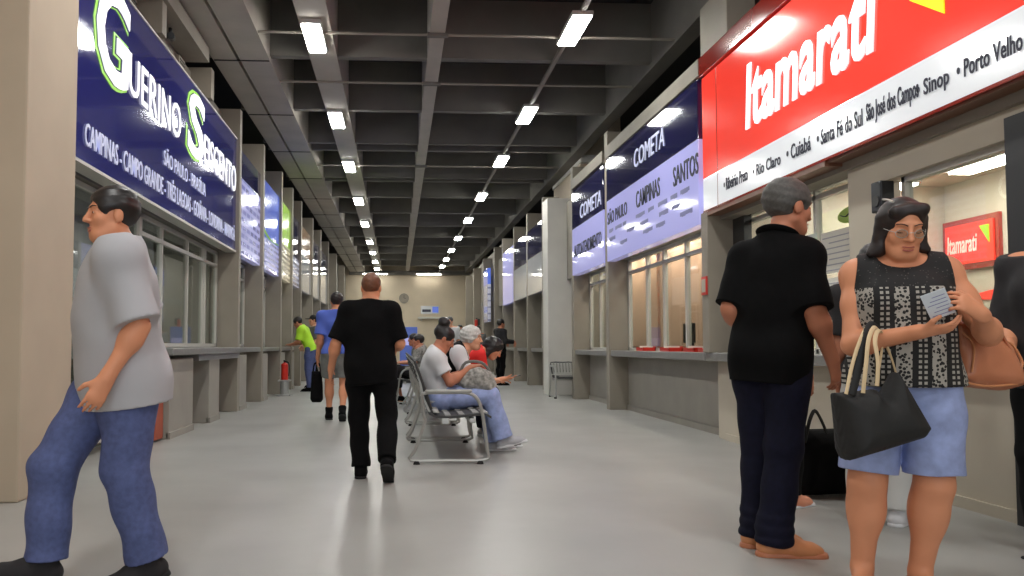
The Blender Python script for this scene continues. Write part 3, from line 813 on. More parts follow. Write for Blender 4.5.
for i, (y, w) in enumerate(((9.82, 'nearest, just before the first left lamp'), (11.68, 'second from the near end'), (17.13, 'third, by the pale soffit'))):
    c = empty('conduit', (0, y, 4.85), 0, f'thin grey conduit crossing under the ceiling ribs, {w}', 'conduit', 'cross conduits')
    MB().cyl((-1.74, y, 4.885), (3.5, y, 4.885), .018, n=8).build('tube', M('concrete'), c)
    MB().box(.36, .62, y - .04, y + .04, 4.86, 4.905).build('clamp', M('concrete_dark'), c)
for i, (x, w) in enumerate(((-1.2, 'left'), (1.6, 'right'))):
    c = empty('tube_lamp', (x, YF - .4, 4.75), 0, f'long white tube lamp high on the end wall, {w} one of two', 'lamp', 'tube lamps on the end wall')
    MB().box(x - .65, x + .65, YF - .45, YF - .36, 4.76, 4.82).build('housing', M('lamp_case'), c)
    MB().cyl((x - .62, YF - .41, 4.74), (x + .62, YF - .41, 4.74), .025).build('tube', M('shop_lamp'), c)
area('shop_fill', (5.0, 4.8, 2.72), .5, 1.6, 34, (1, .97, .93)); area('shop_fill', (4.7, 7.4, 2.72), .5, 1.2, 26, (1, .97, .93))  # unseen area lights added to brighten the shop interior
# lamps out of the frame continue both rows towards and behind the camera
for y in (6.2, 2.5, -1.2, -4.9): area('ceiling_light', (-1.055, y, 4.83), .22, .92, 42)
for y in (5.8, 2.1, -1.6, -5.2): area('ceiling_light', (2.14, y, 4.83), .22, .92, 42)
# shop and booth lamps, with fill for the left booths
c = empty('shop_lamp', (5.5, 6.8, 2.7), 0, 'long white tube lamp on the shop ceiling seen through the right window', 'lamp')
MB().box(5.36, 5.64, 6.1, 7.55, 2.70, 2.75).build('housing', M('lamp_case'), c); MB().box(5.39, 5.61, 6.12, 7.52, 2.68, 2.70).build('diffuser', M('shop_lamp'), c)
c = empty('shop_lamp', (5.3, 8.2, 2.7), 0, 'small bright lamp on the shop ceiling above the woman\'s head', 'lamp')
MB().box(5.2, 5.45, 8.0, 8.38, 2.70, 2.75).build('housing', M('lamp_case'), c); MB().box(5.23, 5.42, 8.03, 8.35, 2.68, 2.70).build('diffuser', M('shop_lamp'), c)
for y in np.arange(8.95, 15, .55):
    if abs(y - 12.5) < .25: continue
    l = bpy.data.lights.new('booth_downlight', 'SPOT'); l.energy = 20; l.color = (1, .86, .72); l.spot_size = rad(75); l.spot_blend = .35; l.shadow_soft_size = .03
    o = bpy.data.objects.new('booth_downlight', l); COL.objects.link(o); o.location = (4.02, y, 2.70); o.rotation_euler = (0, rad(-6), 0)
area('booth_light', (3.95, 10.5, 2.70), .3, 3.4, 58, (1, .93, .88)); area('booth_light', (3.95, 13.8, 2.70), .3, 2.0, 34, (1, .92, .84))
area('booth_light', (-4.0, 8.0, 2.5), .5, 2.0, 40, (.95, .97, 1)); area('booth_light', (-4.0, 11.0, 2.5), .5, 1.6, 26, (1, .97, .92))  # unseen area lights added to lift the near left booth interiors
for y in (13.6, 15.8, 17.8, 19.6, 21.8, 24.2): area('booth_light', (-4.0, y, 2.5), .5, 1.0, 9, (1, .97, .92))  # weak added area lights, no visible fitting, so farther left booths read
c = empty('pendant_lamp', (-4.3, 8.6, 2.4), 0, 'blue glowing oval lamp inside the first left booth, beside the beige column', 'lamp')
MB().ball((-4.2, 8.9, 2.36), .16, (1, 1, .35), 20).build('shade', M('blue_lamp'), c, True); MB().cyl((-4.2, 8.9, 2.4), (-4.2, 8.9, 2.55), .012).build('stem', M('aluminium'), c)
c = empty('pendant_lamp', (-4.6, 9.2, 2.2), 0, 'small warm strip lamp inside the first left booth, below the blue lamp', 'lamp')
MB().box(-4.7, -4.35, 9.1, 9.2, 2.15, 2.19, .01).build('diffuser', M('warm_lamp'), c); MB().cyl((-4.5, 9.15, 2.19), (-4.5, 9.15, 2.55), .008).build('stem', M('aluminium'), c)
# ------------------------------------------------------------------ left signs
XL = -2.5
g = empty('shop_sign', (XL, 6.24, 2.45), 0, 'large navy sign with white and green GUERINO SEISCENTO lettering, left of the hall', 'sign', 'signs over the left booths')
MB().box(XL - .14, XL, 6.04, 12.38, 2.45, 4.20, .012).build('panel', M('sign_navy'), g)
MB().box(XL - .15, XL + .012, 6.04, 12.38, 2.435, 2.462).box(XL - .15, XL + .012, 6.04, 12.38, 4.19, 4.212).build('edge_trim', M('aluminium'), g)
def big(ch, y, z, h, w):
    text('lettering', ch, M('lime_outline'), g, (XL + .004, y - .02, z - .035), 'L', h + .07, w + .05, .06, .045, .002)
    text('lettering', ch, M('sign_navy'), g, (XL + .009, y, z - .005), 'L', h + .01, w, .06, .028, .002)
    text('lettering', ch, M('white_text'), g, (XL + .014, y, z), 'L', h, w, .06, .018, .003)
big('G', 6.55, 3.28, .86, .80)
text('lettering', 'UERINO', M('white_text'), g, (XL + .01, 7.40, 3.34), 'L', .39, 1.76, 0, .004)
big('S', 9.44, 3.30, .80, .78)
text('lettering', 'EISCENTO', M('white_text'), g, (XL + .01, 10.28, 3.34), 'L', .39, 2.0, 0, .002)
text('lettering', 'SÃO PAULO - BRASÍLIA', M('pale_text'), g, (XL + .008, 8.55, 2.93), 'L', .20, 1.85, 0, .0)
text('lettering', 'CAMPINAS - CAMPO GRANDE - TRÊS LAGOAS - GOIÂNIA - LONDRINA - MARINGÁ', M('pale_text'), g, (XL + .008, 6.42, 2.60), 'L', .235, 5.85, 0, .002)
L2 = list_mat('list_lilac', (168, 170, 218), (112, 114, 176), .34, .13, .36)
L3 = list_mat('list_lilac_small', (164, 166, 214), (120, 124, 184), .22, .10, .34)
L4 = list_mat('list_cream', (206, 198, 170), (140, 130, 110), .2, .11, .28)
L5 = list_mat('list_pale', (186, 188, 204), (110, 112, 150), .25, .12, .2)
def lsign(y0, y1, zt, zm, top, bot, label, head=None, hm='pale_text', extra=None):
    r = empty('shop_sign', (XL, y0, 2.45), 0, label, 'sign', 'signs over the left booths')
    MB().box(XL - .12, XL, y0, y1, zm, zt, .006).build('header_panel', top, r)
    MB().box(XL - .12, XL, y0, y1, 2.45, zm, .006).build('list_panel', bot, r)
    if head: text('lettering', head, M(hm), r, (XL + .006, y0 + .25, zm + (zt - zm) * .3), 'L', (zt - zm) * .42, (y1 - y0) * .72, 0, .006)
    return r
lsign(12.58, 14.55, 4.12, 3.69, M('sign_dark_navy'), L2, 'lilac list sign with a dark header, right beyond the big navy sign')
r = lsign(14.75, 16.83, 4.12, 3.05, M('sign_blue'), L3, 'sign with a plain bright blue upper half and a green swoosh, above a lilac list')
MB().tube([(XL + .006, 14.8, 3.18), (XL + .006, 15.6, 3.07), (XL + .006, 16.7, 3.09)], .025, 6, .4, 4).build('swoosh', M('sign_lime'), r)
r = lsign(17.03, 18.58, 4.12, 3.22, M('sign_lime'), L4, 'sign with a lime green header above a cream list')
lsign(18.78, 20.28, 4.12, 3.15, M('sign_dark_navy'), L5, 'narrow navy and pale sign right beyond the lime green one')
lsign(20.48, 22.98, 4.12, 3.4, M('sign_brown'), M('sign_pale'), 'sign with a brown header above a blank pale panel, left side')
lsign(23.18, 25.38, 4.12, 3.35, M('sign_dark_navy'), M('sign_pale'), 'navy over pale sign, last but one of the left row')
lsign(25.58, 28.4, 4.12, 3.4, M('sign_dark_navy'), M('sign_pale'), 'navy over pale sign, farthest of the left row')
# ------------------------------------------------------------------ right signs
XR = 3.3
g = empty('shop_sign', (XR, 10.5, 2.33), 0, 'wide sign with a dark COMETA header above a lilac panel with city names', 'sign', 'signs over the right booths')
MB().box(XR, XR + .14, 8.58, 12.45, 3.285, 3.95, .008).build('header_panel', M('sign_dark_navy'), g)
MB().box(XR, XR + .14, 8.58, 12.45, 2.33, 3.285, .008).build('list_panel', M('sign_lilac'), g)
text('lettering', 'COMETA', M('pale_text'), g, (XR - .006, 10.97, 3.48), 'R', .25, 1.28, .1, .0)
for s_, y, w in (('SÃO PAULO', 12.38, 1.06), ('CAMPINAS', 10.87, 1.0), ('SANTOS', 9.37, .80)):
    text('lettering', s_, M('dark_text'), g, (XR - .006, y, 2.90), 'R', .235, w, 0, .004)
rnd = random.Random(3)
for z in (2.76, 2.63, 2.50):
    y = 12.3
    while y > 8.75:
        w = rnd.uniform(.16, .42)
        if rnd.random() < .85:
            q = y; mb = MB()
            while q > max(y - w, 8.7): mb.box(XR - .004, XR, q - .056, q, z + .01 * (int(q * 100) % 2), z + .055); q -= .056
            mb.build('small_print', M('grey_text'), g)
        y -= w + rnd.uniform(.08, .22)
g = empty('shop_sign', (XR, 13.8, 2.33), 0, 'narrow lilac sign with a dark COMETA header, beside the pale column', 'sign', 'signs over the right booths')
MB().box(XR, XR + .14, 12.66, 14.97, 3.20, 3.92, .008).build('header_panel', M('sign_dark_navy'), g)
MB().box(XR, XR + .14, 12.66, 14.97, 2.33, 3.20, .008).build('list_panel', M('sign_lilac'), g)
text('lettering', 'COMETA', M('pale_text'), g, (XR - .006, 14.3, 3.30), 'R', .25, 1.5, .1, .0)
text('lettering', 'AUTOATENDIMENTO', M('dark_text'), g, (XR - .006, 14.78, 2.65), 'R', .22, 2.0, 0, .004)
# the red sign
XI = 3.32
g = empty('shop_sign', (XI, 8.0, 2.45), 0, 'large red and white sign with slanted white Itamarati lettering, upper right', 'sign', 'signs over the right booths')
MB().box(XI, XI + .18, 2.2, 8.5, 2.813, 3.925, .006).build('red_panel', M('sign_red'), g)
MB().box(XI, XI + .18, 2.2, 8.5, 2.46, 2.813, .006).build('white_panel', M('sign_white'), g)
MB().box(XI - .004, XI + .19, 2.2, 8.5, 2.44, 2.462).box(XI - .003, XI + .02, 8.10, 8.106, 2.46, 3.92).build('edge_trim', M('fascia_red'), g)
MB().box(XI + .02, XI + .18, 2.2, 8.48, 2.425, 2.441).build('underside', M('underside_brown'), g)
text('lettering', 'Itamarati', M('white_text'), g, (XI - .008, 7.42, 3.05), 'R', .62, 2.1, .14, .024, .006)
for s_, y, w in (('• Ribeirão Preto', 7.94, .56), ('• Rio Claro', 7.28, .55), ('• Cuiabá', 6.62, .40), ('• Santa Fé do Sul', 6.12, .62), ('São José dos Campos', 5.45, .57), ('• Sinop', 4.90, .30), ('• Porto Velho', 4.53, .50)):
    text('lettering', s_, M('dark_text'), g, (XI - .006, y, 2.575 if 'p' not in s_ else 2.55), 'R', .165 if 'São J' in s_ else .135 if 'p' in s_ else .125 if 'ã' in s_ or 'á' in s_ or 'é' in s_ else .108, w, 0, .014, .002)
mb = MB(); pts = []
for a in np.linspace(-1.25, 2.2, 12): pts.append((4.75 + .0 - .42 * math.cos(a) * .8, 3.36 + .36 * math.sin(a)))
mb.prism([(4.94, 3.24), (4.62, 3.02), (4.62, 3.5), (4.30, 3.80), (4.94, 3.75)], 'x', XI - .008, XI - .001)
mb.build('arrow_emblem', M('yellow'), g)

def rsign(y0, y1, zb, zt, zm, top, bot, label):
    r = empty('shop_sign', (XR + .02, y0, zb), 0, label, 'sign', 'signs over the right booths')
    MB().box(XR + .02, XR + .14, y0, y1, zm, zt, .006).build('header_panel', top, r)
    MB().box(XR + .02, XR + .14, y0, y1, zb, zm, .006).build('list_panel', bot, r)
rsign(17.4, 18.08, 2.28, 3.92, 3.2, M('sign_dark_navy'), M('sign_pale'), 'dark over white sign, nearest of those beyond the pale column')
rsign(18.3, 20.33, 2.28, 3.92, 3.2, M('sign_dark_navy'), M('sign_pale'), 'dark over white sign, second beyond the pale column')
rsign(20.55, 22.68, 2.28, 3.92, 3.15, M('sign_dark_navy'), M('sign_pale'), 'dark over white sign, third beyond the pale column, next to the lilac one')
rsign(22.9, 25.18, 2.28, 3.92, 3.75, M('sign_lilac'), M('sign_lilac'), 'plain lilac sign at the far right, beyond the dark over white ones')
rsign(29.5, 30.9, 1.9, 3.9, 3.3, M('sign_blue'), L5, 'narrow blue and pale banner sign near the end wall at right')

# ------------------------------------------------------------------ small fittings
def box_speaker(loc, label):
    r = empty('wall_vent', loc, 0, label, 'vent', 'vents over the left sign')
    x, y, z = loc
    MB().box(x, x + .05, y - .14, y + .14, z - .13, z + .13, .008).build('frame', M('fin_grey'), r)
    mb = MB()
    for i in range(6): mb.box(x + .05, x + .056, y - .11, y + .11, z - .10 + i * .036, z - .085 + i * .036)
    mb.build('slats', M('frame_dark'), r)
box_speaker((-2.74, 8.1, 4.42), 'small slatted vent above the big navy sign, nearest the beige column')
box_speaker((-2.74, 9.95, 4.45), 'small slatted vent above the big navy sign, over its second half')
struct('trim_11', MB().box(-2.92, -2.74, 6.22, 12.4, 4.26, 4.62), M('concrete'))
r = empty('security_camera', (-2.6, 9.1, 4.62), 0, 'small dark camera hanging from the soffit above the navy sign', 'camera')
MB().cyl((-2.6, 9.1, 4.62), (-2.6, 9.1, 4.56), .02).ball((-2.6, 9.1, 4.53), .045).build('mount', M('black_plastic'), r)
MB().cyl((-2.60, 9.16, 4.53), (-2.56, 8.98, 4.49), .04).build('body', M('black_plastic'), r)
r = empty('notice_plate', (3.32, 8.4, 1.6), 0, 'tiny red framed notice on the grey pier below the red sign corner', 'notice')
MB().box(3.30, 3.318, 8.41, 8.55, 1.55, 1.75, .004).build('plate', M('red_plastic'), r); MB().box(3.296, 3.301, 8.43, 8.53, 1.58, 1.72).build('paper', M('shop_beige'), r)
r = empty('wall_speaker', (3.44, 5.5, 2.05), 0, 'small black wall speaker on the beige pier left of the shop window', 'speaker')
MB().box(3.40, 3.5, 5.44, 5.56, 1.95, 2.17, .01).build('case', M('black_plastic'), r); MB().cyl((3.402, 5.5, 2.03), (3.394, 5.5, 2.03), .04).build('cone', M('charcoal_pad'), r)
# end wall fittings
r = empty('notice_plaque', (1.65, 41.98, 2.8), 0, 'pale plaque with a blue square on the end wall', 'plaque')
MB().box(1.2, 2.15, 41.94, 42, 2.68, 3.10, .01).build('board', M('sign_pale'), r); MB().box(1.8, 2.12, 41.93, 41.945, 2.75, 3.06).build('blue_square', M('sign_blue'), r); MB().box(1.27, 1.72, 41.93, 41.945, 2.78, 2.92).build('print', M('dark_text'), r)
r = empty('wall_shelf', (1.65, 41.9, 2.45), 0, 'thin grey shelf rail on the end wall below the plaque', 'shelf')
MB().box(1.05, 2.35, 41.75, 42, 2.42, 2.52, .01).build('board', M('aluminium'), r); MB().box(1.2, 1.25, 41.8, 42, 2.3, 2.42).box(2.1, 2.15, 41.8, 42, 2.3, 2.42).build('bracket', M('aluminium'), r)
r = empty('wall_clock', (.31, 41.98, 3.5), 0, 'small round grey wall clock in the middle of the end wall', 'clock')
MB().cyl((.31, 42, 3.5), (.31, 41.93, 3.5), .26, n=28).build('case', M('concrete'), r); MB().cyl((.31, 41.932, 3.5), (.31, 41.92, 3.5), .21, n=28).build('dial', M('fin_grey'), r)
MB().box(.30, .32, 41.91, 41.92, 3.5, 3.66).box(.31, .42, 41.91, 41.92, 3.49, 3.51).build('hands', M('frame_dark'), r)
# extinguishers
def extinguisher(loc, label, s=1.0):
    x, y, z = loc
    r = empty('fire_extinguisher', loc, 0, label, 'fire extinguisher', 'fire extinguishers')
    mb = MB(); mb.cyl((x, y, z), (x, y, z + .36 * s), .085 * s, n=18).ball((x, y, z + .36 * s), .085 * s, (1, 1, .7), 18); mb.cyl((x, y, z + .4 * s), (x, y, z + .46 * s), .028 * s); mb.build('cylinder', M('red_plastic'), r, True)
    MB().box(x - .015, x + .015, y - .09 * s, y + .04, z + .46 * s, z + .485 * s).box(x - .02, x + .02, y - .03, y + .03, z + .43 * s, z + .47 * s).build('valve_lever', M('black_plastic'), r)
    MB().tube([(x, y - .02, z + .45 * s), (x + .10 * s, y - .05, z + .42 * s), (x + .12 * s, y - .04, z + .25 * s), (x + .10 * s, y, z + .1 * s)], .014 * s, 8, 1, 4).build('hose', M('rubber'), r, True)
    return r
extinguisher((-2.28, 16.3, .32), 'red fire extinguisher on a short grey stand at the left counter', .82)
r = empty('extinguisher_stand', (-2.28, 16.3, 0), 0, 'grey pedestal under the red fire extinguisher at the left counter', 'stand')
MB().box(-2.42, -2.14, 16.16, 16.44, 0, .03, .008).cyl((-2.28, 16.3, .03), (-2.28, 16.3, .30), .09).box(-2.40, -2.16, 16.18, 16.42, .29, .32, .006).build('pedestal', M('silver_paint'), r)
extinguisher((3.2, 32.6, 1.75), 'small red fire extinguisher hung on the far right wall, near the end wall', .8)
MB().box(3.26, 3.34, 32.5, 32.7, 1.85, 2.1).build('bracket', M('frame_dark'), bpy.data.objects['fire_extinguisher.001'])
r = empty('waste_bin', (-2.6, 8.45, 0), 0, 'narrow terracotta red bin at the near end of the left counter', 'bin')
MB().box(-2.62, -2.50, 8.46, 8.72, .02, .42, .012).build('body', M('terracotta'), r); MB().box(-2.63, -2.49, 8.45, 8.73, .42, .45, .008).build('rim', M('terracotta'), r)
# kiosk
r = empty('info_totem', (.29, 22, 0), 0, 'blue information totem with a pale band, far behind the walking man in black', 'totem')
MB().box(.05, .53, 21.85, 22.15, .08, 1.52, .02).build('body', M('blue_panel'), r); MB().box(.09, .49, 21.84, 21.852, 1.02, 1.22).build('pale_band', M('sign_lilac'), r); MB().box(0, .58, 21.75, 22.25, 0, .08, .01).build('base', M('frame_dark'), r)
# monitors and trays on the lilac booth's counter
def monitor(y, label, a=0):
    r = empty('monitor', (3.82, y, .93), 0, label, 'monitor', 'monitors on the booth counter')
    MB().box(3.81, 3.84, y - .19, y + .19, 1.04, 1.30, .008).build('screen', M('black_plastic'), r); MB().box(3.85, 3.88, y - .03, y + .03, .95, 1.06).build('neck', M('black_plastic'), r)
    MB().box(3.78, 3.95, y - .11, y + .11, .93, .95, .006).build('foot', M('black_plastic'), r)
monitor(10.35, 'black monitor behind the booth glass, left of two above the red trays'); monitor(9.62, 'black monitor behind the booth glass, right of two above the red trays')
def tray(y, label, w=.32, card=False):
    r = empty('card_tray', (3.5, y, .93), 0, label, 'tray', 'red trays on the booth counter')
    MB().box(3.42, 3.60, y - w / 2, y + w / 2, .93, .945, .004).box(3.42, 3.432, y - w / 2, y + w / 2, .945, .975).box(3.588, 3.60, y - w / 2, y + w / 2, .945, .995).box(3.42, 3.6, y - w / 2, y - w / 2 + .012, .945, .98).box(3.42, 3.6, y + w / 2 - .012, y + w / 2, .945, .98).build('tray', M('red_plastic'), r)
    mb = MB()
    for q in range(5): mb.box(3.45, 3.57, y - w / 2 + .03 + q * w / 6, y - w / 2 + .035 + q * w / 6, .945, 1.0, M=None)
    mb.build('leaflets', M('paper'), r)
tray(11.2, 'low red leaflet tray on the lilac booth counter, leftmost one'); tray(10.15, 'low red leaflet tray on the lilac booth counter, middle one', .36); tray(9.3, 'low red leaflet tray on the lilac booth counter, second from the pier', .36); tray(8.85, 'low red leaflet tray on the lilac booth counter, closest to the pier', .3)
# papers on the shop glass and posters inside
def sheet(y0, y1, z0, z1, label, m='paper', X=3.70):
    r = empty('posted_notice', (X, y0, z0), 0, label, 'notice', 'notices on the shop glass')
    MB().box(X - .003, X, y0, y1, z0, z1).build('sheet', M(m), r)
    mb = MB(); n = max(2, int((z1 - z0) / .045))
    for q in range(n): mb.box(X - .005, X - .003, y0 + .03, y1 - .03 - .05 * (q % 3), z0 + .02 + q * (z1 - z0 - .03) / n, z0 + .03 + q * (z1 - z0 - .03) / n)
    mb.build('print', mat('faint_print', (176, 176, 182), .7), r)
sheet(6.30, 6.80, 1.62, 1.98, 'white notice on the shop glass, upper one right of the man\'s head'); sheet(6.32, 6.82, 1.30, 1.58, 'white notice on the shop glass, below the upper one')
sheet(6.86, 7.1, 1.65, 2.0, 'bluish narrow notice on the shop glass, next to the man\'s head', 'sign_pale')
r = empty('sticker', (3.69, 6.3, 2.0), 0, 'green oval sticker on the shop glass above the white notices', 'sticker')
MB().ball((3.705, 6.32, 2.08), .10, (.05, 2.2, .7), 24).build('oval', M('green_sticker'), r, True); MB().tube([(3.697, 6.48, 2.09), (3.696, 6.4, 2.07), (3.696, 6.32, 2.1), (3.696, 6.24, 2.07), (3.697, 6.16, 2.09)], .008, 6, .4, 3).build('print', M('dark_text'), r)
r = empty('wall_poster', (5.99, 8.1, 1.8), 0, 'red framed wall panel with white lettering and a green arrow inside the shop', 'poster')
MB().box(5.96, 6.0, 7.62, 8.44, 1.80, 2.34, .006).build('frame', M('fascia_red'), r); MB().box(5.945, 5.962, 7.68, 8.38, 1.86, 2.28).build('board', M('sign_red'), r)
text('lettering', 'Itamarati', M('paper'), r, (5.94, 8.35, 1.98), 'R', .19, .44, .12, .01, .002)
MB().prism([(7.86, 2.23), (7.73, 2.23), (7.73, 2.05)], 'x', 5.935, 5.945).build('arrow', M('sign_lime'), r)
r = empty('wall_decal', (5.99, 6.9, 1.5), 0, 'red swoosh and bus shaped decal on the shop wall, right of the framed panel', 'decal')
mb = MB(); A = []; B = []
for q in np.linspace(0, 1, 14):
    A.append((8.2 - q * 1.7, 1.50 + .30 * q * q + .05 * math.sin(q * 6))); B.append((8.2 - q * 1.7, 1.49 + .30 * q * q + .05 * math.sin(q * 6) - .14 * math.sin(q * PI * .9)))
mb.prism(A + B[::-1], 'x', 5.985, 5.997)
mb.prism([(7.35, 1.95), (7.3, 2.2), (6.6, 2.5), (6.4, 2.45), (6.4, 2.3), (7.2, 2.05), (7.2, 1.9)], 'x', 5.985, 5.997)
mb.build('swoosh', M('sign_red'), r)

# ------------------------------------------------------------------ benches
def bench(loc, rz, label, seats=3, group='airport style benches in the hall', low=0.0):
    """beam bench: local y along the row, sitters face local +x"""
    r = empty('waiting_bench', loc, rz, label, 'bench', group)
    p = .50; L = seats * p
    for s in range(seats):
        y0 = s * p + .02; y1 = (s + 1) * p - .02
        mb = MB(); xs = [.14, .2, .3, .42, .54, .62, .67]; zs = [.43, .405, .40, .41, .425, .425, .40]
        for i in range(6):
            a = (xs[i], zs[i]); b = (xs[i + 1], zs[i + 1])
            mb.prism([a, b, (b[0], b[1] - .02), (a[0], a[1] - .02)], 'y', y0, y1)
        so = mb.build('seat', M('charcoal_pad'), r, False, True)
        mb = MB()
        for i in range(5):
            for q in range(1): mb.box(xs[i + 1] - .025, xs[i + 1] + .025, y0 + .05, y1 - .05, max(zs[i + 1], zs[i]) - .004, max(zs[i + 1], zs[i]) + .006)
        mb.build('seat_strip', M('perforated'), so, False, True)
        mb = MB(); xb = [.15, .10, .075, .05, .02]; zb = [.44] + [.44 + (z_ - .44) * (1 - low) for z_ in (.55, .66, .77, .86)]
        for i in range(4):
            a = (xb[i], zb[i]); b = (xb[i + 1], zb[i + 1])
            mb.prism([a, b, (b[0] - .02, b[1]), (a[0] - .02, a[1])], 'y', y0, y1)
        bo = mb.build('backrest', M('perforated'), r, False, True)
        mb = MB()
        for i in range(9):
            z = .44 + (.06 + i * .04) * (1 - low); x = .15 - (z - .44) * .31
            for q in range(7): mb.cyl((x - .022, y0 + .05 + q * (y1 - y0 - .1) / 6, z), (x - .026, y0 + .05 + q * (y1 - y0 - .1) / 6, z), .009, n=6)
        mb.build('hole_pattern', M('charcoal_pad'), bo, False, True)
        MB().tube([(.155, y0, .46), (.09, y0, .44 + .22 * (1 - low)), (.015, y0, .44 + .425 * (1 - low)), (.015, (y0 + y1) / 2, .44 + .432 * (1 - low)), (.015, y1, .44 + .425 * (1 - low)), (.09, y1, .44 + .22 * (1 - low)), (.155, y1, .46)], .012, 8, 1, 2).build('back_rim', M('charcoal_pad'), bo, True, True)
    MB().box(.24, .31, 0, L, .335, .385, .008).box(.48, .53, 0, L, .345, .385, .008).build('beam', M('silver_paint'), r, False, True)
    for y in (0.0, L):
        loop = [(-.02, y, .035), (.30, y, .03), (.615, y, .035), (.63, y, .12), (.60, y, .36), (.585, y, .44), (.55, y, .545), (.47, y, .60), (.28, y, .605), (.10, y, .60), (.075, y, .56), (.09, y, .42), (.10, y, .36), (.02, y, .13)]
        MB().tube(loop, .015, 8, 1, 3, True).build('leg_frame', M('silver_paint'), r, True, True)
        MB().box(.10, .50, y - .028, y + .028, .604, .63, .01).build('armrest', M('perforated'), r, False, True)
        for x in (.03, .57): MB().cyl((x, y, 0), (x, y, .028), .03, .022).build('foot', M('rubber'), r, False, True)
    return r
bench((.13, 6.82, 0), 0, 'silver perforated bench with an empty near seat, closest to the camera in the middle')
bench((.13, 8.58, 0), 0, 'silver perforated bench right behind the nearest one, where the person in red sits')
bench((.13, 10.34, 0), 0, 'silver perforated bench, third in the middle row')
bench((.13, 12.1, 0), 0, 'silver perforated bench, fourth and farthest in the middle row')
bench((.62, 15.3, 0), PI, 'silver bench facing the left booths, where a person with crossed legs sits')
# bench by the pale column, facing the camera
bench((3.0, 15.75, 0), -PI / 2, 'small silver bench in front of the pale column at right', 1, 'benches by the column', .45)
# ------------------------------------------------------------------ camera geometry: where a photo point lies at distance Y
F_, CX_, CY_ = 800.0, 437.0, 308.0
YAW, PITCH = math.atan(39 / 800), math.atan(38 / 800)
CAMR = Matrix.Rotation(-YAW, 3, 'Z') @ Matrix.Rotation(PI / 2 + PITCH, 3, 'X')
def at(px, py, Y):
    d = CAMR @ Vector(((px - CX_) / F_, -(py - CY_) / F_, -1.0))
    return Vector((0, 0, 1)) + d * (Y / d.y)
def world(root, p):
    return Matrix.Translation(root.location) @ Matrix.Rotation(root.rotation_euler.z, 4, 'Z') @ Vector(p)

# ------------------------------------------------------------------ people materials
mat('skin_tan', (214, 146, 110), .5, var=.04, scale=9, spec=.35); mat('skin_brown', (184, 120, 92), .5, var=.04, scale=9, spec=.35); mat('skin_light', (214, 156, 124), .5, var=.04, scale=9, spec=.35)
mat('hair_black', (26, 20, 19), .4, var=.4, scale=60); mat('hair_brown', (30, 19, 17), .5, var=.35, scale=60); mat('hair_grey', (78, 76, 73), .6, var=.25, scale=70); mat('hair_white', (196, 194, 188), .6, var=.2, scale=60)
mat('eye_white', (232, 228, 222), .3); mat('eye_dark', (34, 22, 18), .25); mat('lip', (168, 92, 80), .45)
mat('cloth_black', (9, 9, 10), .9, var=.2, scale=30, spec=.15); mat('cloth_navy', (15, 16, 34), .85, var=.22, scale=40, spec=.2); mat('cloth_jeans', (80, 91, 136), .8, var=.16, scale=40, bump=.04)
mat('cloth_white', (214, 214, 216), .85, var=.03); mat('cloth_pale', (176, 176, 180), .85, var=.03); mat('cloth_lime', (176, 226, 48), .75); mat('cloth_red', (226, 38, 34), .75)
mat('cloth_blue', (80, 102, 190), .8); mat('cloth_grey', (116, 116, 112), .85, var=.1, scale=30); mat('cloth_dark', (34, 32, 34), .85, var=.2, scale=20); mat('cloth_cream', (206, 206, 202), .85)
mat('leather_tan', (198, 132, 88), .45, var=.06, scale=12); mat('leather_brown', (184, 116, 82), .42, var=.08, scale=8); mat('canvas_black', (24, 24, 24), .75, var=.15, scale=50)
mat('strap_cream', (214, 190, 150), .7); mat('peach_shoe', (226, 150, 118), .6); mat('cloth_print', (150, 148, 142), .8, var=.6, scale=26)
mat('jean_light', (148, 162, 206), .8, var=.16, scale=18, bump=.05)
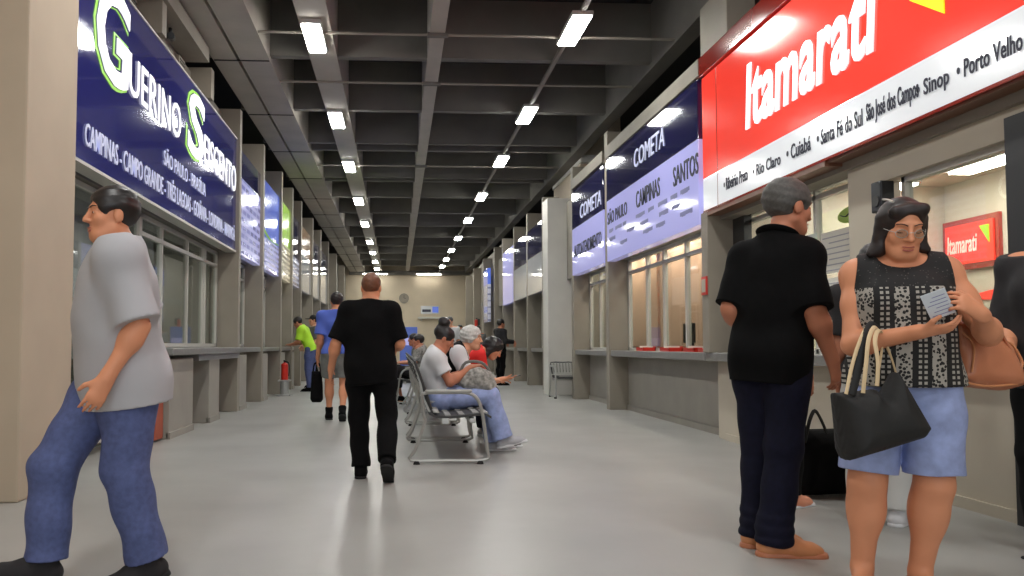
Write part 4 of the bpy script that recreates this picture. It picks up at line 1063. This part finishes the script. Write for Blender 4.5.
def lace_top():
    """black sleeveless top: plain dark yoke with fine dots, below it vertical bands of white lace on black"""
    m = bpy.data.materials.new('lace_top'); m.use_nodes = True; nt = m.node_tree; b = nt.nodes['Principled BSDF']; b.inputs['Roughness'].default_value = .8
    N = nt.nodes.new; Lk = nt.links.new
    tc = N('ShaderNodeTexCoord'); sp = N('ShaderNodeSeparateXYZ'); Lk(tc.outputs['Object'], sp.inputs[0])
    def math_(op, a, b_=None):
        n = N('ShaderNodeMath'); n.operation = op
        for i, v in enumerate((a, b_)):
            if v is None: continue
            if isinstance(v, (int, float)): n.inputs[i].default_value = v
            else: Lk(v, n.inputs[i])
        return n.outputs[0]
    # columns every .085 m: alternately a wide lace column and a narrow beaded one
    fx = math_('FRACT', math_('ADD', math_('MULTIPLY', sp.outputs['X'], 1 / .125), 10.28))
    wide = math_('LESS_THAN', math_('ABSOLUTE', math_('SUBTRACT', fx, .5)), .22)
    n1 = math_('LESS_THAN', math_('ABSOLUTE', math_('SUBTRACT', fx, .90)), .045); n2 = math_('LESS_THAN', math_('ABSOLUTE', math_('SUBTRACT', fx, .06)), .045)
    narrow = math_('MAXIMUM', n1, n2)
    vo = N('ShaderNodeTexVoronoi'); vo.inputs['Scale'].default_value = 74; Lk(tc.outputs['Object'], vo.inputs['Vector'])
    holes = math_('GREATER_THAN', vo.outputs['Distance'], .44)
    fz = math_('FRACT', math_('MULTIPLY', sp.outputs['Z'], 1 / .021)); beads = math_('GREATER_THAN', fz, .45)
    lace = math_('MAXIMUM', math_('MULTIPLY', wide, holes), math_('MULTIPLY', narrow, beads))
    below = math_('LESS_THAN', sp.outputs['Z'], 1.235)
    yoke = math_('MULTIPLY', math_('LESS_THAN', vo.outputs['Distance'], .16), .25)
    fac = math_('ADD', math_('MULTIPLY', lace, below), math_('MULTIPLY', math_('SUBTRACT', 1.0, below), yoke))
    mx = N('ShaderNodeMix'); mx.data_type = 'RGBA'; mx.inputs['A'].default_value = rgb(20, 19, 20); mx.inputs['B'].default_value = rgb(158, 154, 146)
    Lk(fac, mx.inputs['Factor']); Lk(mx.outputs['Result'], b.inputs['Base Color']); MATS['lace_top'] = m
lace_top()

# ---- the woman in the patterned top
J = stand(1.62, nk=(0, -.03, 1.345), head=(.0, .045, 1.478), che=(0, 0, 1.19), wai=(0, .005, 1.03), pel=(0, 0, .885),
          shR=(.158, -.015, 1.295), elR=(.192, .075, 1.005), wrR=(-.015, .262, 1.055), shL=(-.158, -.015, 1.295), elL=(-.285, .07, 1.045), wrL=(-.205, .285, 1.12),
          hdR=(-1, .35, .12), hnR=(.1, -.35, .9), hdL=(.62, .38, .42), hnL=(.35, -.8, -.4), curlR=34, curlL=44,
          hipR=(.10, 0, .86), hipL=(-.095, 0, .86), knR=(.145, .02, .44), anR=(.165, -.03, .082), knL=(-.095, .02, .44), anL=(-.045, -.03, .082), toeR=(.25, 1, 0), toeL=(-.2, 1, 0),
          head_rot=(10, 17, -2))
W = human('person', 'woman in a black and white patterned sleeveless top and denim shorts', (2.075, 3.2, 0), -113, J,
          dict(skin=M('skin_tan'), w=1.06, d=1.15, hipw=.97, belly=1.1, bust=1.1, arm=1.06, leg=1.30, head=1.06, neck=1.1, h=.0048, eyes_down=True, hair='bob', hair_wr=.0006, hair_mat=M('hair_brown'), brow=M('hair_brown'),
               shirt=dict(name='patterned_top', mat=M('lace_top'), hem=-.045, sleeve=0, off=.013, neck=.062, neck_tilt=.0, scoop=1.0, strap=.012, wr=.0012, skirt=.205),
               trousers=dict(name='denim_shorts', mat=M('jean_light'), end=.86, off=.012, waist=.03, wr=.002, r=(.106, .102, .06)),
               shoe=dict(sandal=True, mat=M('cloth_dark'))))
hR = Matrix([list(x) for x in rotm(*J['head_rot'])]); hc = Vector(J['head']); hs = J['u'] * 1.06
def hg(x, y, z): return hc + hR @ (Vector((x, y, z)) * hs)
mb = MB()
for s in (1, -1):
    mb.tube([hg(s * .033 + .021 * math.cos(a), .103 - abs(s * .033 + .021 * math.cos(a)) * .22, -.004 + .016 * math.sin(a)) for a in np.linspace(0, 2 * PI, 13)[:-1]], .0013, 6, 1, 2, True)
    mb.tube([hg(s * .054, .09, .0), hg(s * .074, .04, .004), hg(s * .08, -.005, .008)], .0013, 6, 1, 3)
mb.tube([hg(-.012, .108, .0), hg(0, .112, .003), hg(.012, .108, .0)], .0013, 6, 1, 3)
gl_ = mb.build('glasses', M('silver_paint'), W, True, True); gl_['label'] = 'thin rimmed glasses'
for s in (1, -1): MB().cyl(hg(s * .033, .1005, -.004), hg(s * .033, .1012, -.004), .019 * hs, n=20).build('lens', M('glass_clear'), gl_, True, True)
e = MB(); e.tube([hg(.06, .045, .115), hg(.07, .02, .12), hg(.078, -.01, .118)], .007, 8, .6, 3); hcl = e.build('hair_clip', M('aluminium'), W, True, True); hcl['label'] = 'silver hair clip'
# the slip of paper she holds
pp = world(W, (-.062, .325, 1.155))
r = empty('paper_slip', pp, 0, 'small pale slip of paper in the hands of the woman in the patterned top', 'paper')
Mx = Matrix.Rotation(W.rotation_euler.z, 4, 'Z') @ Matrix.Rotation(rad(-28), 4, 'X') @ Matrix.Rotation(rad(24), 4, 'Y')
MB().box(-.042, .042, -.0012, .0012, -.055, .055, M=Mx).build('sheet', mat('paper_blue', (206, 214, 222), .6), r, False, True)
mb = MB()
for i in range(6): mb.box(-.034, .034 - .012 * (i % 3), .0012, .0016, -.044 + i * .015, -.041 + i * .015, M=Mx)
mb.build('print', M('grey_text'), r, False, True)
# black tote on her right forearm
T0 = at(880, 420, 3.02)
def tp(px, py, dy=0.0): return at(px, py, 3.02 + dy) - T0
r = empty('tote_bag', T0, 0, 'black canvas tote with cream striped handles hanging from the woman\'s forearm', 'bag')
P = [(-.185, .105), (-.02, .12), (.0, .085), (.055, .185), (.07, .185), (.185, -.03), (.155, -.07), (.0, -.115), (-.145, -.155), (-.16, -.12)]
pillow('bag_body', P, .075, .09, .006, M('canvas_black'), r, .003, .5)
def strap(name, pts, r_, m, flat=.35): 
    return MB().tube(pts, r_, 8, flat, 5).build(name, M(m), r, True, True)
strap('handle', [tp(852, 395, -.05), tp(860, 362, -.03), tp(866, 335, .0), tp(874, 324, .06), tp(884, 340, .09), tp(893, 378, .10)], .016, 'canvas_black')
strap('handle', [tp(846, 394, -.055), tp(853, 362, -.035), tp(862, 336, -.005), tp(871, 325, .055), tp(880, 342, .085), tp(889, 379, .095)], .0075, 'strap_cream')
strap('handle', [tp(863, 393, -.05), tp(866, 365, -.05), tp(869, 338, -.03), tp(876, 327, .04), tp(882, 345, .06), tp(876, 385, .07)], .0085, 'strap_cream')
strap('handle', [tp(877, 386, -.05), tp(878, 362, -.05), tp(875, 340, -.03), tp(880, 330, .04), tp(889, 352, .05), tp(897, 378, .05)], .0085, 'strap_cream')
# tan handbag on her left side
T0 = at(984, 358, 3.16)
r = empty('handbag', T0, 0, 'tan leather handbag hanging from the woman\'s shoulder, right of her denim shorts', 'bag')
def tp(px, py, dy=0.0): return at(px, py, 3.16 + dy) - T0
P = [tuple((tp(x, y).x, tp(x, y).z)) for x, y in ((951, 322), (972, 318), (1008, 345), (1018, 368), (1019, 386), (1000, 391), (962, 387), (950, 380))]
pillow('bag_body', P, .06, .07, .006, M('leather_brown'), r, .0035, .35)
MB().tube([tp(952, 379, -.06), tp(985, 386, -.085), tp(1017, 384, -.06)], .005, 6, 1, 5).build('seam', M('leather_tan'), r, True, True)
strap('strap', [tp(952, 330, -.02), tp(949, 310, -.06), tp(943, 285, -.06), tp(937, 262, -.0), tp(938, 256, .06), tp(945, 270, .14)], .011, 'leather_tan')
strap('handle', [tp(968, 325, -.05), tp(985, 318, -.055), tp(1000, 332, -.055), tp(1016, 362, -.05)], .009, 'leather_brown', .6)
strap('handle', [tp(1000, 340, .04), tp(1012, 345, .03), tp(1022, 362, .0), tp(1019, 372, -.03)], .009, 'leather_tan', .6)
MB().tube([tp(962, 332, -.06), tp(974, 345, -.075), tp(972, 372, -.08)], .004, 6, 1, 4).build('tassel', M('leather_tan'), r, True, True)

# ---- the man in black seen from behind
J = stand(1.80, pel=(.03, .02, .995), wai=(.04, .03, 1.14), che=(.045, .035, 1.335), nk=(.06, .05, 1.52), head=(.10, .105, 1.69),
          shR=(.185, .03, 1.435), elR=(.24, -.03, 1.165), wrR=(.295, .07, .93), shL=(-.092, .06, 1.435), elL=(-.150, -.02, 1.19), wrL=(-.12, .14, 1.05),
          hdR=(.1, .35, -.95), hnR=(-.9, .3, 0), curlR=30, hdL=(.5, .8, 0), hnL=(0, 0, -1),
          hipR=(.115, .01, .96), hipL=(-.06, .04, .96), knR=(.085, -.02, .51), knL=(-.05, .07, .51), anR=(.05, -.08, .09), anL=(-.062, .05, .09), toeR=(.86, .50, 0), toeL=(.80, .6, 0),
          head_rot=(-38, 8, 0))
human('person', 'man in black polo shirt, navy trousers and tan shoes, standing with his back turned', (1.81, 3.88, 0), 50, J,
      dict(skin=M('skin_brown'), w=.86, d=1.05, waist=1.12, belly=1.08, arm=1.08, leg=1.0, head=1.1, h=.0055, hair='short', hair_mat=M('hair_grey'), brow=M('hair_grey'),
           shirt=dict(name='polo_shirt', mat=M('cloth_black'), hem=-.17, sleeve=.92, off=.013, skirt=.158, collar=True, wr=.003, loose=1.0),
           trousers=dict(mat=M('cloth_navy'), end=1.98, off=.01, r=(.09, .075, .066), wr=.003, bunch=True),
           shoe=dict(mat=M('leather_tan'), sole=M('leather_brown'), laces=M('leather_brown'))))

# ---- the man walking past at the left
J = stand(1.70, pel=(0, .10, .90), wai=(0, .12, 1.04), che=(0, .12, 1.23), nk=(0, .11, 1.41), head=(0, .15, 1.555),
          shR=(.185, .10, 1.365), shL=(-.185, .17, 1.365), elR=(.235, -.08, 1.13), wrR=(.22, .06, .95), elL=(-.24, .10, 1.08), wrL=(-.23, .22, .87),
          hipR=(.09, .11, .87), hipL=(-.09, .09, .87), knR=(.09, .34, .50), anR=(.09, .36, .115), knL=(-.09, .10, .48), anL=(-.09, .0, .10), toeR=(.05, 1, .22), toeL=(0, 1, -.15),
          footupR=(0, -.22, 1), footupL=(0, .25, 1), hdR=(-.1, .6, -.8), hdL=(.05, .45, -.9))
human('person', 'man in a pale grey shirt and blue jeans striding past the beige column at left', (-1.10, 3.55, 0), 214, J,
      dict(skin=M('skin_tan'), w=1.05, d=1.1, h=.007, hair='short', hair_mat=M('hair_black'),
           shirt=dict(mat=M('cloth_pale'), hem=-.15, sleeve=.85, off=.024, skirt=.205, loose=1.4, neck=.05, neck_tilt=.25),
           trousers=dict(mat=M('cloth_jeans'), end=1.95, off=.012, r=(.10, .082, .074), wr=.004), shoe=dict(mat=M('cloth_dark'), sole=M('rubber'))))

# ---- the man in black walking away in the middle
J = stand(1.58, pel=(-.03, 0, .86), wai=(-.04, .01, .99), che=(-.04, .02, 1.15), nk=(-.04, .02, 1.31), head=(-.03, .05, 1.45),
          shR=(.115, .01, 1.265), shL=(-.195, .03, 1.265), elR=(.195, .0, 1.02), wrR=(.14, .20, .97), elL=(-.295, .0, 1.02), wrL=(-.345, .12, .82),
          hipR=(.06, 0, .83), hipL=(-.11, 0, .83), knR=(.10, -.06, .47), anR=(.115, -.32, .17), knL=(-.12, .05, .45), anL=(-.10, .0, .08), toeR=(.05, 1, -.7), toeL=(-.03, 1, 0), footupR=(0, .7, 1),
          hdL=(-.1, .4, -.9))
human('person', 'person all in black walking away down the middle of the hall', (-.18, 6.15, 0), 88, J,
      dict(skin=M('skin_tan'), w=.96, waist=1.1, d=1.02, h=.009, hair='cropped', hair_mat=mat('hair_auburn', (112, 70, 48), .5, var=.25, scale=60),
           shirt=dict(mat=M('cloth_black'), hem=-.17, sleeve=.85, off=.016, skirt=.185, loose=1.6), trousers=dict(mat=M('cloth_black'), end=1.95, off=.012, r=(.095, .072, .064), wr=.004),
           shoe=dict(mat=M('cloth_black'), sole=M('rubber'))))

# ---- blue shirt and shorts
J = stand(1.72, anR=(.09, -.22, .13), knR=(.10, .0, .48), toeR=(0, 1, -.5), footupR=(0, .5, 1), anL=(-.10, .10, .09), knL=(-.10, .10, .49), wrL=(-.26, .12, .84), elR=(.24, -.12, 1.12), wrR=(.24, .02, .9))
B_ = human('person', 'person in a blue shirt and grey shorts walking away, left of the one in black', (-.83, 10.9, 0), 92, J,
      dict(skin=M('skin_tan'), w=1.05, h=.011, hair='short', hair_mat=M('hair_brown'), shirt=dict(mat=M('cloth_blue'), hem=-.06, sleeve=.8, off=.018, loose=2),
           trousers=dict(name='shorts', mat=M('cloth_grey'), end=.75, off=.014, r=(.105, .09, .07)), shoe=dict(mat=M('cloth_black'), sole=M('rubber'), high=.06)))
q = world(B_, (-.27, .12, .50))
r = empty('carry_bag', q, 0, 'tall soft black bag in the left hand of the person in blue', 'bag')
pillow('bag_body', [(-.07, .16), (.07, .16), (.09, -.22), (.06, -.27), (-.06, -.27), (-.09, -.22)], .07, .06, .012, M('cloth_black'), r)
MB().tube([(-.05, 0, .15), (-.03, 0, .26), (.03, 0, .26), (.05, 0, .15)], .01, 6, 1, 3).build('handle', M('cloth_black'), r, True, True)

# ---- two men at the left counter
J = stand(1.70, pel=(0, 0, .93), wai=(0, .06, 1.07), che=(0, .14, 1.24), nk=(0, .21, 1.40), head=(0, .30, 1.52), head_rot=(0, 25, 0),
          shR=(.175, .18, 1.35), shL=(-.175, .18, 1.35), elR=(.22, .22, 1.09), wrR=(.14, .42, 1.03), elL=(-.22, .22, 1.09), wrL=(-.14, .42, 1.03), hdR=(-.2, 1, 0), hdL=(.2, 1, 0), hnR=(0, 0, -1), hnL=(0, 0, -1))
human('person', 'man in a lime green t-shirt and jeans leaning over the left counter', (-1.93, 17.9, 0), 172, J,
      dict(skin=M('skin_brown'), h=.013, hair='short', hair_mat=M('hair_black'), shirt=dict(mat=M('cloth_lime'), hem=-.06, sleeve=.8, off=.02, loose=2),
           trousers=dict(mat=M('cloth_jeans'), end=1.95, off=.014, r=(.10, .08, .07)), shoe=dict(mat=M('cloth_black'))))
human('person', 'man in a dark cap and grey shirt standing behind the man in lime green', (-2.02, 19.4, 0), 200, stand(1.74, wrR=(.18, .26, 1.0), wrL=(-.18, .26, 1.0)),
      dict(skin=M('skin_light'), h=.014, hair='cap', hair_mat=M('cloth_dark'), shirt=dict(mat=M('cloth_grey'), hem=-.06, sleeve=.8, off=.02, loose=2), trousers=dict(mat=M('cloth_black'), end=1.95, off=.014), shoe=dict(mat=M('cloth_black'))))

# ---- people on the benches
def sit(u=.95, **over):
    J = stand(1.62)
    J.update(pel=V(0, .0, .52), wai=V(0, -.03, .65), che=V(0, -.03, .83), nk=V(0, .01, .985), head=V(0, .07, 1.115))
    for s, n in ((1, 'R'), (-1, 'L')):
        J['sh' + n] = V(s * .16, -.01, .945); J['el' + n] = V(s * .20, .06, .70); J['wr' + n] = V(s * .12, .27, .70); J['hd' + n] = V(-s * .3, 1, 0); J['hn' + n] = V(0, 0, -1)
        J['hip' + n] = V(s * .09, .02, .51); J['kn' + n] = V(s * .10, .42, .53); J['an' + n] = V(s * .10, .44, .085); J['toe' + n] = V(s * .1, 1, 0)
    for k, v in over.items(): J[k] = V(v) if isinstance(v, (tuple, list)) and k != 'head_rot' else v
    return J
J = sit(nk=(0, -.045, .945), head=(0, .02, 1.065), che=(0, -.085, .80), wai=(0, -.06, .64), head_rot=(0, 30, 0), shR=(.15, -.07, .895), shL=(-.15, -.07, .895),
        elR=(.19, .06, .665), wrR=(.10, .26, .80), elL=(-.19, .06, .665), wrL=(-.06, .28, .80), hdR=(-.3, .9, .2), hdL=(.3, .9, .2),
        knR=(.10, .44, .545), anR=(.10, .56, .14), toeR=(0, 1, .25), footupR=(0, -.25, 1), knL=(-.10, .44, .53), anL=(-.08, .50, .085))
human('person', 'seated woman with a dark hair bun, white t-shirt and jeans, head bowed', (.42, 7.57, 0), 0, J,
      dict(skin=M('skin_brown'), h=.009, bust=1.0, hair='bun', hair_mat=M('hair_black'), shirt=dict(mat=M('cloth_white'), hem=.0, sleeve=.6, off=.013, loose=1.2), trousers=dict(name='jeans', mat=M('jean_light'), end=1.96, off=.012, r=(.095, .078, .09)), shoe=dict(mat=M('cloth_pale'), sole=M('cloth_white'))))
T0 = Vector((.73, 7.50, .665))
r = empty('shoulder_bag', T0, 0, 'grey patterned soft bag on the lap of the woman with the bun', 'bag')
pillow('bag_body', [(-.20, .02), (-.12, .13), (.02, .15), (.14, .10), (.20, -.02), (.17, -.13), (.0, -.10), (-.14, -.08)], .11, .10, .010, M('cloth_print'), r, .006)
MB().tube([(-.16, -.02, .06), (-.10, -.05, .18), (.05, -.04, .18), (.13, -.01, .10)], .014, 6, .5, 4).build('strap', M('cloth_grey'), r, True, True)
J = sit(che=(0, .06, .82), nk=(0, .15, .955), head=(0, .25, 1.075), head_rot=(-22, 4, 0), shR=(.17, .09, .93), shL=(-.17, .09, .93), elR=(.22, .20, .68), wrR=(.08, .42, .66), elL=(-.22, .20, .68), wrL=(-.06, .42, .66), anR=(.1, .52, .085), anL=(-.1, .48, .085))
human('person', 'seated older person with white hair and a dark vest over a white shirt', (.50, 8.06, 0), 0, J,
      dict(skin=M('skin_light'), h=.010, w=1.08, hair='volume', hair_wr=.003, hair_mat=M('hair_white'), shirt=dict(mat=M('cloth_white'), hem=.0, sleeve=.7, off=.013), vest=dict(mat=M('cloth_black')), trousers=dict(mat=M('cloth_dark'), end=1.95, off=.012, r=(.1, .08, .07)), shoe=dict(mat=M('cloth_black'), sole=M('cloth_white'))))
J = sit(wai=(0, .09, .64), che=(0, .26, .82), nk=(0, .42, .93), head=(0, .56, .97), head_rot=(-10, 40, 0), shR=(.17, .38, .89), shL=(-.17, .38, .89), elR=(.20, .46, .60), wrR=(.10, .66, .64), elL=(-.20, .46, .60), wrL=(-.04, .62, .62), hdR=(-.2, 1, .1), hnR=(-.3, 0, 1), curlR=20, knR=(.11, .42, .52), anR=(.1, .50, .085), anL=(-.1, .46, .085))
R_ = human('person', 'seated person in a red shirt bending forward over a phone', (.50, 8.84, 0), 0, J,
      dict(skin=M('skin_tan'), h=.010, w=1.08, hair='long', hair_mat=M('hair_black'), shirt=dict(mat=M('cloth_red'), hem=.0, sleeve=.75, off=.015, loose=1.5), trousers=dict(name='jeans', mat=M('cloth_navy'), end=1.95, off=.012, r=(.1, .08, .07)), shoe=dict(mat=M('cloth_pale'), sole=M('cloth_white'))))
q = world(R_, (.075, .775, .665))
r = empty('phone', q, 0, 'small phone in the hand of the person in the red shirt', 'phone')
MB().box(-.07, .07, -.036, .036, -.004, .004, .003, M=Matrix.Rotation(rad(-12), 4, 'Y')).build('case', M('black_plastic'), r, False, True); MB().box(-.062, .062, -.032, .032, .0042, .005, M=Matrix.Rotation(rad(-12), 4, 'Y')).build('screen', M('sign_pale'), r, False, True)
J = sit(head=(0, .0, 1.09), nk=(0, -.05, .97), che=(0, -.06, .82), knL=(-.03, .36, .60), anL=(.10, .46, .36), toeL=(.1, 1, -.15), footupL=(0, .15, 1), knR=(.10, .38, .48), anR=(.08, .30, .085))
human('person', 'person seated with crossed legs facing the left booths, in a grey print shirt', (.36, 14.3, 0), 180, J,
      dict(skin=M('skin_brown'), h=.012, hair='short', hair_mat=M('hair_black'), shirt=dict(mat=M('cloth_print'), hem=.0, sleeve=.8, off=.015), trousers=dict(mat=M('cloth_dark'), end=1.55, off=.012), shoe=dict(mat=M('cloth_black'), sole=M('leather_tan'))))
human('person', 'person seated farther along the same bench as the one with crossed legs', (.36, 15.02, 0), 180, sit(),
      dict(skin=M('skin_brown'), h=.014, hair='short', hair_mat=M('hair_black'), shirt=dict(mat=M('cloth_grey'), hem=.0, sleeve=.8, off=.015), trousers=dict(mat=M('cloth_dark'), end=1.95, off=.012), shoe=dict(mat=M('cloth_black'))))

# ---- standing people far down the hall
human('person', 'grey haired person in a pale shirt standing far down the hall, above the bun', (1.36, 21.0, 0), 255, stand(1.76), dict(skin=M('skin_light'), h=.015, hair='short', hair_mat=M('hair_grey'), shirt=dict(mat=M('cloth_white'), hem=-.06, sleeve=.8, off=.018), trousers=dict(mat=M('cloth_grey'), end=1.95), shoe=dict(mat=M('cloth_black'))))
human('person', 'dark haired person far down the hall, just left of the white haired head', (2.02, 26.0, 0), 280, stand(1.68), dict(skin=M('skin_brown'), h=.016, hair='short', hair_mat=M('hair_black'), shirt=dict(mat=M('cloth_pale'), hem=-.06, sleeve=.8, off=.018), trousers=dict(mat=M('cloth_jeans'), end=1.95), shoe=dict(mat=M('cloth_black'))))
human('person', 'dark haired person far down the hall, just right of the white haired head', (2.66, 26.5, 0), 262, stand(1.66), dict(skin=M('skin_brown'), h=.016, hair='short', hair_mat=M('hair_black'), shirt=dict(mat=M('cloth_grey'), hem=-.06, sleeve=.8, off=.018), trousers=dict(mat=M('cloth_dark'), end=1.95), shoe=dict(mat=M('cloth_black'))))
human('person', 'person in dark clothes standing at the far right booths, above the red shirt', (2.62, 20.4, 0), 20, stand(1.68, wrR=(.2, .3, 1.1), wrL=(-.2, .3, 1.1), elR=(.23, .02, 1.12), elL=(-.23, .02, 1.12)), dict(skin=M('skin_brown'), h=.014, hair='short', hair_mat=M('hair_black'), shirt=dict(mat=M('cloth_dark'), hem=-.08, sleeve=1.8, off=.018), trousers=dict(mat=M('cloth_black'), end=1.95), shoe=dict(mat=M('cloth_black'))))

# ---- people by the shop
human('person', 'person in black clothes and sandals cut off by the right edge of the photo', (3.15, 3.64, 0), 214, stand(1.70, elR=(.22, -.02, 1.10), wrR=(.16, .2, 1.0), wrL=(-.16, .22, 1.0)),
      dict(skin=M('skin_tan'), w=1.12, d=1.1, h=.009, bust=1.0, hair='long', hair_mat=M('hair_black'), shirt=dict(mat=M('cloth_dark'), hem=-.14, sleeve=.9, off=.02, skirt=.20, loose=3), trousers=dict(mat=M('cloth_black'), end=1.93, off=.012, r=(.11, .09, .08)), shoe=dict(sandal=True, mat=M('cloth_dark'), strap=M('leather_brown'))))
human('person', 'person in pale trousers standing behind the woman in the patterned top', (2.74, 4.47, 0), 48, stand(1.58), dict(skin=M('skin_brown'), h=.011, hair='short', hair_mat=M('hair_black'), shirt=dict(mat=M('cloth_dark'), hem=-.06, sleeve=.8, off=.016), trousers=dict(mat=M('cloth_cream'), end=1.95, off=.012, r=(.09, .075, .07)), shoe=dict(mat=M('cloth_white'), sole=M('cloth_white'))))
human('person', 'person in dark clothes and peach sneakers hidden behind the man in the black polo', (2.39, 4.98, 0), 30, stand(1.60), dict(skin=M('skin_brown'), h=.011, hair='short', hair_mat=M('hair_black'), shirt=dict(mat=M('cloth_black'), hem=-.08, sleeve=.8, off=.016), trousers=dict(mat=M('cloth_black'), end=1.95, off=.012, r=(.09, .075, .065)), shoe=dict(mat=M('peach_shoe'), sole=M('cloth_white'))))
r = empty('duffel_bag', (2.92, 5.32, 0), rad(8), 'large black duffel bag on the floor behind the man and the tote', 'bag')
b_ = pillow('bag_body', [(-.30, .0), (.30, .0), (.32, .06), (.30, .36), (.22, .44), (-.20, .44), (-.27, .36), (-.32, .08)], .15, .10, .012, M('cloth_black'), r, .004); b_.location = (0, 0, .002)
MB().tube([(-.25, -.09, .36), (-.22, -.10, .50), (-.17, -.09, .57), (-.12, -.09, .50), (-.08, -.10, .39)], .014, 6, .5, 4).build('handle', M('canvas_black'), r, True, True)
MB().tube([(-.16, -.13, .36), (-.05, -.15, .345), (.10, -.15, .35), (.20, -.13, .36)], .006, 6, 1, 4).build('zip', M('aluminium'), r, True, True)

# ------------------------------------------------------------------ camera, daylight from the open end, view
cam = bpy.data.cameras.new('camera'); co = bpy.data.objects.new('camera', cam); COL.objects.link(co)
cam.sensor_fit = 'HORIZONTAL'; cam.sensor_width = 36.0; cam.lens = F_ / 1024 * 36.0
cam.shift_x = (512 - CX_) / 1024; cam.shift_y = (CY_ - 288) / 1024
cam.clip_start = .05; cam.clip_end = 200
co.location = (0, 0, 1.0); co.rotation_euler = CAMR.to_euler()
SC.camera = co
wd = bpy.data.worlds.new('sky'); SC.world = wd; wd.use_nodes = True
bg = wd.node_tree.nodes['Background']; bg.inputs['Color'].default_value = (.86, .92, 1.0, 1); bg.inputs['Strength'].default_value = WORLD
SC.view_settings.view_transform = 'Standard'; SC.view_settings.look = 'None'; SC.view_settings.gamma = 1.0; SC.view_settings.use_curve_mapping = False
SC.view_settings.exposure = EXPO
cy = SC.cycles
cy.use_denoising = True
try: cy.denoiser = 'OPENIMAGEDENOISE'
except Exception: pass
cy.max_bounces = 8; cy.diffuse_bounces = 4; cy.glossy_bounces = 3; cy.transparent_max_bounces = 12; cy.sample_clamp_indirect = 6.0; cy.caustics_reflective = False; cy.caustics_refractive = False
